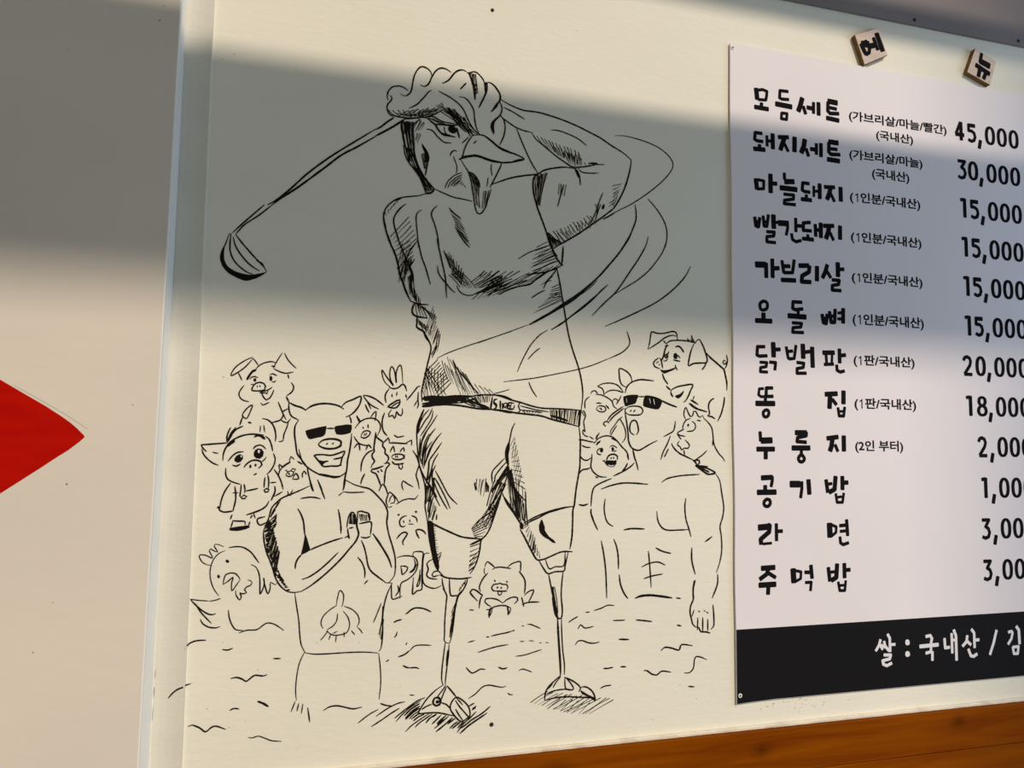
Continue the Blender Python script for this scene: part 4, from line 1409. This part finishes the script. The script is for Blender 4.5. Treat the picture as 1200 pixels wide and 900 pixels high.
  ('footer_lettering', '''b38 7894,12092 7867,12018 7809,11940
b33 7879,12018 7928,11953
b36 7957,12064 7979,11981 7905,12016
b38 7979,11991 8040,11926
b38 8023,12163 8059,12109 8060,11914
b36 8081,12012 8150,12011
b38 7950,11870 8069,11863 8049,11809 7922,11790 7933,11739 7995,11714 8080,11745
f 8341,12058 8378,12072 8408,12054 8417,12006 8395,11984 8354,11987 8334,12011
f 8335,11889 8372,11903 8407,11884 8416,11840 8384,11816 8348,11818 8328,11846
b40 8716,12092 8796,12102 8825,12055 8804,11993
b48 8601,11953 8935,11960
b39 8801,11920 8799,11864 8707,11849
b39 8825,11862 8820,11738
b40 9058,12041 9065,11904 9146,11909
b40 9194,12107 9195,11822
b37 9217,12011 9257,12008
b43 9237,12157 9273,12071 9271,11712
b41 9489,12058 9472,11974 9396,11911
b41 9485,11974 9551,11923
b41 9575,12149 9622,12094 9622,11876
b41 9644,11986 9710,11986
b41 9502,11856 9543,11758 9597,11744 9661,11776
b41 10057,12108 9992,11922 9914,11755
b39 10293,12067 10351,12079 10372,12051 10345,11966 10278,11888
b45 10454,12145 10499,12088 10505,11881
b39 10366,11835 10383,11736 10459,11732 10480,11839 10366,11835'''),
 ],
 'tile_a': [
  ('ink', '''b66 7797,21218 7857,21107 7888,21075
b77 7818,21222 7905,21273
b53 7916,21285 7950,21169 7943,21111 7888,21070
b93 7819,21231 7909,21237
b58 8031,21360 8106,21184
b77 7968,21218 8065,21253
b78 8095,21441 8198,21181'''),
 ],
 'tile_b': [
  ('ink', '''b57 10180,21447 10138,21297
b92 10153,21311 10330,21258
b72 10053,21232 10323,21120
b65 10133,21182 10092,21045
b62 10247,21120 10201,21021'''),
 ],
 'panel_pencil': [
  ('line', '''s5 -3290,15465 -3086,15347 -2851,15205 -2683,15094 -2563,15013'''),
 ],
}

# ---------------------------------------------------------------- the setting
wall = link('wall_back', *box(-0.60, 2.2, 0.0, 0.10, 0.55, 2.70), WALL, kind='structure')
# panel standing proud at the left
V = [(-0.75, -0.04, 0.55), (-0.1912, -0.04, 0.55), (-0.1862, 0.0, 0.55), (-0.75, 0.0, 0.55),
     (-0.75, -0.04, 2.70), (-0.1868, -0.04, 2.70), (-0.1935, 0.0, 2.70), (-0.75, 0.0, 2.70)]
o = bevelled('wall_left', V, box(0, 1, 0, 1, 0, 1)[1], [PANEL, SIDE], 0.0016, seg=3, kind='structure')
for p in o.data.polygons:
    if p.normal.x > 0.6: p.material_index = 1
    p.use_smooth = False
# softly rounded filler strip in the corner between the panel and the drawn wall
V, Fc = [], []
zs = [0.55 + i*0.0537 for i in range(41)]; prof = [(0, .0002), (.2, .0008), (.45, .0021), (.7, .0038), (.9, .0054), (1.0, .0061), (1.0, -.0005)]
for z in zs:
    t = (z-1.12)/0.91; xl = -0.1868-0.0050*t; xr = -0.1540-0.0060*t
    for (u, d) in prof: V.append((xl+(xr-xl)*u, -d, z))
n = len(prof)
for i in range(len(zs)-1):
    for j in range(n-1): Fc.append((i*n+j, i*n+j+1, (i+1)*n+j+1, (i+1)*n+j))
link('trim_1', V, Fc, FILL, kind='structure')
ik = Ink(-0.0004, 3); ik.run(CRACK); ik.make('hairline_crack', [DARK], bpy.data.objects['trim_1'])
# painted board along the top
o = bevelled('trim_2', *box(-0.186, 2.2, -0.006, 0.0, 2.1745, 2.62), TRIM, 0.0008, kind='structure')
for i, x in enumerate((0.6746, 0.8855, 1.10)):
    link('screw', *disc(x, -0.006, 2.1815, 0.0028, 10, 0.0006), DARK, o)
# orange plank cladding below, with its cream sealed lip
wc = empty('trim_3', (0.8, -0.01, 0.60), kind='structure')
z = 1.1005; hs = (0.0590, 0.0630, 0.0630, 0.0630, 0.0630)
for i, h in enumerate(hs):
    bevelled('plank', *box(-0.186, 2.2, -0.010, 0.0, z-h+0.0007, z), VARNISH, 0.0012, wc, 2)
    z -= h
lip = bevelled('sealed_lip', *box(-0.186, 2.2, -0.006, 0.0, 1.1005, 1.1055), LIP, 0.0015, wc, 3, label='cream sealant line along the top of the planks')
# nail heads and pin pricks on the wall
for x, zz, r in ((0.1885, 2.078, 0.0024), (0.2033, 1.1384, 0.0026)):
    link('nail_head', *disc(x, 0.0, zz, r, 12, 0.0007), DARK, wall)
R = random.Random(5); V, Fc = [], []
spots = [(-0.17, 1.96, .0008), (-0.135, 1.964, .0009), (-0.148, 1.955, .0006), (-0.13, 1.566, .001), (0.31, 2.07, .0008), (-0.062, 1.955, .0007), (0.655, 1.135, .0012), (0.664, 1.132, .0009), (0.60, 1.128, .0012), (0.61, 1.131, .0014), (0.59, 1.125, .0009)]
spots += [(R.uniform(-0.15, 0.52), R.uniform(1.12, 1.26), R.uniform(.0004, .0008)) for _ in range(36)]
spots += [(R.gauss(0.66, 0.03), R.gauss(1.127, 0.004), R.uniform(.0004, .0010)) for _ in range(24)]
for (x, zz, r) in spots:
    b = len(V); V += [(x+r*math.cos(a*math.pi/3)*R.uniform(.7, 1.4), -0.0002, zz+r*math.sin(a*math.pi/3)) for a in range(6)]; Fc.append(tuple(b+i for i in range(6)))
link('paint_speck', V, Fc, mat('speck', (0.50, 0.46, 0.38), 0.8, 0.1), wall, kind='stuff')
V, Fc = [], []
for (x, zz, r) in [(-0.37, 1.92, .0007), (-0.21, 1.97, .0010), (-0.2065, 1.988, .0007), (-0.274, 1.443, .0012), (-0.215, 1.529, .0007), (-0.30, 1.92, .0006), (-0.295, 1.27, .0008), (-0.28, 1.32, .0006)]:
    b = len(V); V += [(x+r*math.cos(a*math.pi/3), -0.0402, zz+r*math.sin(a*math.pi/3)) for a in range(6)]; Fc.append(tuple(b+i for i in range(6)))
link('paint_speck', V, Fc, mat('speck panel', (0.28, 0.24, 0.2), 0.8, 0.1), bpy.data.objects['wall_left'], kind='stuff')
# roof pieces and an added far box, outside the picture, that shade the wall (sun from upper right)
k = math.tan(EL)/math.cos(AZ); kx = math.tan(AZ)
def beam(name, pa, pb, x0, x1, th):           # pa, pb = (distance from wall, height of its shadow on the wall)
    a = Vector((0, -pa[0], pa[1]+k*pa[0])); b = Vector((0, -pb[0], pb[1]+k*pb[0])); d = (b-a).normalized(); nn = Vector((0, d.z, -d.y))*th
    V = []
    for X in (x0, x1):
        for q in (a, b, b+nn, a+nn): V.append((X, q.y, q.z))
    return link(name, V, [(0, 1, 2, 3), (7, 6, 5, 4), (0, 4, 5, 1), (1, 5, 6, 2), (2, 6, 7, 3), (3, 7, 4, 0)], BEAMM, kind='structure')
beam('ceiling_1', (0.58, 1.945), (1.45, 1.634), -1.2, 4.5, 0.02)
link('sun_blocker_right', *box(4.08, 7.0, -8.3, -8.0, 0.0, 13.0), BEAMM, kind='structure')  # added unseen box, softly dims the sun on the banner's right side
beam('ceiling_2', (0.45, 2.192), (0.50, 2.142), -0.3, 3.5, 0.01)

# ---------------------------------------------------------------- red painted diamond on the left panel
E = [(-0.2597, 1.4933), (-0.2607, 1.4951), (-0.2679, 1.5026), (-0.2745, 1.5085), (-0.2835, 1.5152), (-0.2990, 1.5258), (-0.3152, 1.5356), (-0.3423, 1.5523), (-0.41, 1.593), (-0.455, 1.620),
     (-0.50, 1.593), (-0.65, 1.4933), (-0.50, 1.35), (-0.455, 1.362), (-0.41, 1.386), (-0.3349, 1.4335), (-0.3164, 1.4474), (-0.2976, 1.4616), (-0.2850, 1.4715), (-0.2747, 1.4790), (-0.2644, 1.4882)]
ik = Ink(-0.0404, 3); ik.fill([Vector(p) for p in E], smooth=False)
dm = ik.make('painted_diamond', RED); tag(dm, 'solid red diamond painted on the cream panel at the far left', 'painting')
ik = Ink(-0.0402, 3)
for n_, d_ in INK['panel_pencil']: ik.run(d_)
ik.make('pencil_line', PENCIL, dm, label='faint pencil guide line beside the red edge')

# ---------------------------------------------------------------- the mural, one drawing per figure
LAB = {
 'golfer': ('rooster_golfer_drawing', 'large ink drawing of a rooster-headed golfer swinging a club on prosthetic legs'),
 'laughing_pig': ('pig_drawing', 'ink drawing of a laughing floppy-eared pig at top left of the crowd'),
 'worried_pig_in_overalls': ('pig_drawing', 'ink drawing of a wide-eyed worried piglet in overalls at far left'),
 'resting_pig': ('pig_drawing', 'tiny ink drawing of a pig face tucked between overalls piglet and praying pig'),
 'praying_pig': ('pig_man_drawing', 'ink drawing of a bare-chested pig man in sunglasses praying, garlic on his belly'),
 'pig_with_pointed_ears': ('pig_drawing', 'small ink drawing of a dot-eyed pig face right of the praying pig man\'s sunglasses'),
 'waving_rooster': ('rooster_drawing', 'small ink drawing of a rooster waving both wings beside the golfer\'s belt'),
 'pig_with_ice_cream': ('pig_drawing', 'ink drawing of a pig with tongue out holding an ice cream cone'),
 'sad_pig': ('pig_drawing', 'ink drawing of a plain dot-eyed pig above the PIG lettering'),
 'pig_lettering': ('lettering_drawing', 'hand-drawn outline letters PIG left of the golfer\'s knee'),
 'chicken': ('chicken_drawing', 'ink drawing of a round chicken spreading its wings at lower left'),
 'sitting_pig': ('pig_drawing', 'ink drawing of a pig with tongue out waving between the golfer\'s legs'),
 'elephant': ('elephant_drawing', 'ink drawing of a long-nosed round animal right of the golfer\'s belt'),
 'open_mouthed_pig': ('pig_drawing', 'ink drawing of an open-mouthed laughing pig right of the golfer\'s shorts'),
 'bare_chested_pig': ('pig_man_drawing', 'ink drawing of a muscular bare-chested pig man in sunglasses, mouth round, at right'),
 'grinning_pig': ('pig_drawing', 'ink drawing of a grinning curly-tailed pig at the top right beside the banner'),
 'crested_chick': ('chick_drawing', 'ink drawing of a crested chick on the right pig man\'s shoulder'),
}
def centre(parts):
    xs, zs_ = [], []
    for _, d in parts:
        for tok in d.replace('|', ' ').split():
            if ',' in tok:
                a, b = tok.split(','); xs.append(float(a)*1e-4); zs_.append(float(b)*1e-4)
    return Vector(((min(xs)+max(xs))/2, 0, min(zs_)))
seed = 10
for fig, (nm, lab) in LAB.items():
    parts = INK[fig]; merged = {}
    for n_, d_ in parts: merged.setdefault(n_, []).append(d_)
    root = None
    if len(merged) > 1: root = empty(nm, centre(parts), label=lab, cat='drawing')
    for n_, ds in merged.items():
        ik = Ink(-0.0004, seed); seed += 1
        for d_ in ds: ik.run(d_)
        n2 = n_.replace('_left', '').replace('_right', '')
        if n2.startswith('letter_'): n2 = 'outline_letter'
        o = ik.make(n2 if root else nm, [INKM, CHALK], root)
        if not root: tag(o, lab, 'drawing')

ONES = 'first second third fourth fifth sixth seventh eighth ninth tenth eleventh twelfth thirteenth fourteenth fifteenth sixteenth seventeenth eighteenth nineteenth'.split()
def ordinal(n):
    if n < 20: return ONES[n-1]
    tens = ['twent', 'thirt', 'fort', 'fift', 'sixt'][n//10-2]
    return tens+'ieth' if n % 10 == 0 else tens+'y-'+ONES[n % 10-1]
marks = []
for _, d_ in INK['water_ripples']:
    for ln in d_.split('\n'):
        P = [[float(c)*1e-4 for c in q.split(',')] for q in ln.split()[1:]]
        marks.append((sum(p[0] for p in P)/len(P), sum(p[1] for p in P)/len(P), len(P), abs(P[0][0]-P[-1][0]), ln))
marks.sort()
for i, (mx_, mz_, np_, ml_, ln) in enumerate(marks):
    shape = 'tiny dash' if ml_ < 0.012 else 'short dash' if np_ < 4 and ml_ < 0.03 else 'long curved line' if ml_ > 0.045 and np_ < 6 else 'wavy line' if np_ > 4 else 'curved line'
    where = ('left of the praying pig man' if mx_ < -0.05 else 'by the praying pig man\'s waist' if mx_ < 0.06 else 'left of the golfer\'s feet' if mx_ < 0.13 else 'between the golfer\'s feet' if mx_ < 0.29 else 'below the bare-chested pig man')
    ik = Ink(-0.0004, seed); seed += 1; ik.run(ln)
    ik.make('ripple_mark', [INKM], label='%s %s, %s ripple mark from the left' % (shape, where, ordinal(i+1)), cat='drawing', group='ink ripple marks around the figures')

# ---------------------------------------------------------------- menu banner
BX0, BX1, BZ0, BZ1 = 0.5497, 1.30, 1.1385, 2.0890
bn = empty('menu_banner', (0.92, -0.002, BZ0), label='white vinyl menu banner with black brush lettering and black footer band', cat='banner')
NX, NZ = 30, 38; V, Fc = [], []; rr = random.Random(2)
def by(x, z): return -0.0040
for s_ in (0, 1):
    for i in range(NX+1):
        for j in range(NZ+1):
            x = BX0+(BX1-BX0)*i/NX; z = BZ0+(BZ1-BZ0)*j/NZ
            if i == 0: x += 0.0006*math.sin(j*0.7)
            if j == 0: z -= 0.0022*max(0, 1-(x-BX0)/0.06)
            V.append((x, -0.0040 if s_ == 0 else -0.0022, z))
q = (NX+1)*(NZ+1); g = lambda s_, i, j: s_*q+i*(NZ+1)+j
for i in range(NX):
    for j in range(NZ):
        Fc.append((g(0, i, j), g(0, i+1, j), g(0, i+1, j+1), g(0, i, j+1))); Fc.append((g(1, i, j), g(1, i, j+1), g(1, i+1, j+1), g(1, i+1, j)))
for i in range(NX): Fc.append((g(0, i, 0), g(1, i, 0), g(1, i+1, 0), g(0, i+1, 0))); Fc.append((g(0, i, NZ), g(0, i+1, NZ), g(1, i+1, NZ), g(1, i, NZ)))
for j in range(NZ): Fc.append((g(0, 0, j), g(0, 0, j+1), g(1, 0, j+1), g(1, 0, j))); Fc.append((g(0, NX, j), g(1, NX, j), g(1, NX, j+1), g(0, NX, j+1)))
link('sheet', V, Fc, PAPER, bn)
link('mounting_tape', *box(BX0+0.0012, BX1-0.001, -0.0023, 0.0, BZ0+0.001, BZ1-0.001), PAPER, bn)
link('footer_band', [(BX0+.0002, -0.00415, BZ0-0.0020), (BX0+.02, -0.00415, BZ0-.0010), (BX0+.06, -0.00415, BZ0+.0003), (BX1, -0.00415, BZ0+.0003), (BX1, -0.00415, 1.2368), (BX0+.0002, -0.00415, 1.2368)], [(0, 1, 2, 3, 4, 5)], BAND, bn)
for n_, d_ in INK['menu']:
    cl = []                                                   # one mesh per separately standing character or joined run of characters
    for ln in d_.split('\n'):
        xs = [float(q.split(',')[0]) for q in ln.split() if ',' in q]; lo, hi = min(xs)-28, max(xs)+28; rest = []
        grp = [lo, hi, [ln]]
        for g_ in cl:
            if g_[0] <= grp[1] and grp[0] <= g_[1]: grp = [min(g_[0], grp[0]), max(g_[1], grp[1]), g_[2]+grp[2]]
            else: rest.append(g_)
        cl = rest+[grp]
    for g_ in sorted(cl):
        ik = Ink(-0.0043 if 'footer' in n_ else -0.0042, 7); ik.run('\n'.join(g_[2]))
        ik.make(n_.split('.')[0], [PRINTW if 'footer' in n_ else INKT, CHALK], bn)
DG = {  # strokes in a unit box, x 0..1, z 0..1 (up)
 '0': [('c', [(.5, .93), (.2, .80), (.11, .5), (.2, .18), (.5, .07), (.8, .18), (.89, .5), (.8, .80)])],
 '1': [('b', [(.12, .90), (.55, .93)]), ('B', [(.60, .95), (.60, .05)])],
 '2': [('b', [(.14, .76), (.25, .88), (.5, .93), (.76, .86), (.86, .70), (.76, .50), (.22, .10)]), ('b', [(.2, .07), (.95, .07)])],
 '3': [('b', [(.15, .92), (.85, .92), (.48, .60), (.75, .52), (.88, .32), (.75, .12), (.45, .06), (.15, .12)])],
 '4': [('b', [(.62, .95), (.15, .36)]), ('B', [(.12, .32), (.95, .32)]), ('B', [(.68, .95), (.68, .06)])],
 '5': [('B', [(.2, .88), (.85, .88)]), ('b', [(.18, .93), (.18, .60), (.5, .60), (.78, .50), (.87, .30), (.74, .12), (.45, .06), (.15, .13)])],
 '8': [('c', [(.5, .94), (.2, .85), (.16, .72), (.28, .58), (.5, .53), (.72, .58), (.84, .72), (.8, .85)]), ('c', [(.5, .52), (.2, .44), (.09, .28), (.2, .12), (.5, .06), (.8, .12), (.91, .28), (.8, .44)])],
 ',': [('B', [(.62, .95), (.30, .08)])],
}
def price(txt, z0, first):
    ik = Ink(-0.0042, 9); H = 0.0326
    xs = {0: 1.0737+.0247*0, }
    tail = [(1.0235, '0'), (1.0483, '0'), (1.0733, '0')]
    head = txt.split(',')[0]
    items = [(x, c, 0.0190) for x, c in tail] + [(1.0070, ',', 0.0092)]
    if len(head) == 2: items += [(first, head[0], 0.019 if head[0] != '1' else 0.0160), (0.9858, head[1], 0.0185)]
    else: items += [(first, head[0], 0.0185 if head[0] != '1' else 0.0150)]
    for x, c, w in items:
        hh = H if c != ',' else 0.0145; zz = z0 if c != ',' else z0-0.0085
        for kd, P in DG[c]:
            Q = [Vector((x+px*w, zz+pz*hh)) for px, pz in P]
            if kd == 'c':
                Q = ik.cr(Q, closed=True); nq = len(Q); ik.ribbon(Q, [0.0041+0.0024*abs((Q[(i+1) % nq]-Q[i-1]).normalized().y) for i in range(nq)], True)
            elif kd == 'B': ik.brush(Q, 0.0068)
            else: ik.brush(Q, 0.0056)
    ik.make('price', [INKT], bn)
for i, (t, fx) in enumerate((('45,000', .9605), ('30,000', .9625), ('15,000', .9655), ('15,000', .9655), ('15,000', .9660), ('15,000', .9660), ('20,000', .9590), ('18,000', .9625), ('2,000', .9828), ('1,000', .9870), ('3,000', .9838), ('3,000', .9838))):
    price(t, 1.9915-0.0641*i if i < 9 else 1.4142-0.0637*(i-9), fx)
def note(txt, x0, x1, z0, z1):
    cu = bpy.data.curves.new('serving_note', 'FONT'); cu.body = txt.replace('1', '  '); cu.size = 1.0; cu.resolution_u = 2
    if hasattr(cu, 'offset'): cu.offset = 0.024
    t = bpy.data.objects.new('tmp', cu); COL.objects.link(t)
    dg = bpy.context.evaluated_depsgraph_get(); me = bpy.data.meshes.new_from_object(t.evaluated_get(dg))
    bpy.data.objects.remove(t); bpy.data.curves.remove(cu)
    a = [v.co.x for v in me.vertices]; b = [v.co.y for v in me.vertices]
    ax, bx, ay, by_ = min(a), max(a), min(b), max(b)
    for v in me.vertices:
        v.co = Vector((x0+(v.co.x-ax)/(bx-ax)*(x1-x0), -0.0042, z0+(v.co.y-ay)/(by_-ay)*(z1-z0)))
    if txt[1] == '1':                                     # flag and full-height stem of the figure one
        bm = bmesh.new(); bm.from_mesh(me); W_ = x1-x0; xs_ = x0+W_*(0.106 if len(txt) == 9 else 0.118); zt = z0+0.88*(z1-z0); zb = z0+0.16*(z1-z0)
        for q in (((xs_-.0008, zb), (xs_+.0010, zb), (xs_+.0010, zt), (xs_-.0008, zt)), ((xs_-.0042, zt-.0026), (xs_-.0036, zt-.0042), (xs_+.0004, zt-.0022), (xs_+.0004, zt))):
            bm.faces.new([bm.verts.new((a_, -0.00423, b_)) for a_, b_ in q])
        bm.to_mesh(me); bm.free()
    me.materials.clear(); me.materials.append(INKT)
    for p in me.polygons: p.material_index = 0
    o = bpy.data.objects.new('serving_note', me); COL.objects.link(o); o.parent = bn; o.matrix_parent_inverse = Matrix.Translation(-bn.location)
P1 = '(1\uc778\ubd84/\uad6d\ub0b4\uc0b0)'
for a in (('(\uac00\ube0c\ub9ac\uc0b4/\ub9c8\ub298/\ube68\uac04)', .7565, .9443, 1.9950, 2.0137), ('(\uad6d\ub0b4\uc0b0)', .8064, .8773, 1.9708, 1.9890),
          ('(\uac00\ube0c\ub9ac\uc0b4/\ub9c8\ub298)', .7557, .8941, 1.9331, 1.9520), ('(\uad6d\ub0b4\uc0b0)', .7968, .8676, 1.9070, 1.9264),
          (P1, .7548, .8872, 1.8653, 1.8848), (P1, .7549, .8871, 1.8029, 1.8221), (P1, .7547, .8866, 1.7400, 1.7592), (P1, .7543, .8866, 1.6745, 1.6950),
          ('(1\ud310/\uad6d\ub0b4\uc0b0)', .7542, .8666, 1.6126, 1.6318), ('(1\ud310/\uad6d\ub0b4\uc0b0)', .7540, .8670, 1.5468, 1.5663), ('(2\uc778 \ubd80\ud130)', .7534, .8405, 1.4833, 1.5024)):
    note(*a)
for x, z in ((0.5541, 2.0819), (0.5546, 1.1478)):
    w_ = link('washer', *disc(x, -0.0042, z, 0.0030, 16, 0.0007), CHALK, bn); link('screw', *disc(x, -0.0049, z, 0.0012, 8, 0.0004), DARK, w_)

# ---------------------------------------------------------------- wooden letter tiles
def letter_tile(C, key, label):
    cx = sum(c[0] for c in C)/4; cz = sum(c[1] for c in C)/4
    root = empty('letter_tile', (cx, 0, cz), label=label, cat='sign', group='wooden letter tiles above the banner')
    V = [(x, 0.0, z) for x, z in C] + [(x, -0.0078, z) for x, z in C]
    Fc = [(0, 1, 2, 3), (7, 6, 5, 4)] + [(i, i+4, (i+1) % 4+4, (i+1) % 4) for i in range(4)]
    b = bevelled('block', V, Fc, [TILE_EDGE, TILE_FACE], 0.0006, root, 1)
    for p in b.data.polygons: p.material_index = 1 if p.normal.y < -0.8 else 0
    ik = Ink(-0.0080, 4)
    for _, d_ in INK[key]: ik.run(d_)
    ik.make('cut_letter', [INKT, CHALK], root)
letter_tile([(0.768, 2.1357), (0.8135, 2.1552), (0.83, 2.1127), (0.785, 2.0892)], 'tile_a', 'small square wooden tile lettered \uba54, left of the two above the banner')
letter_tile([(1.0052, 2.1524), (1.0488, 2.1363), (1.0334, 2.0926), (0.9861, 2.1084)], 'tile_b', 'small square wooden tile lettered \ub274, right of the two above the banner')
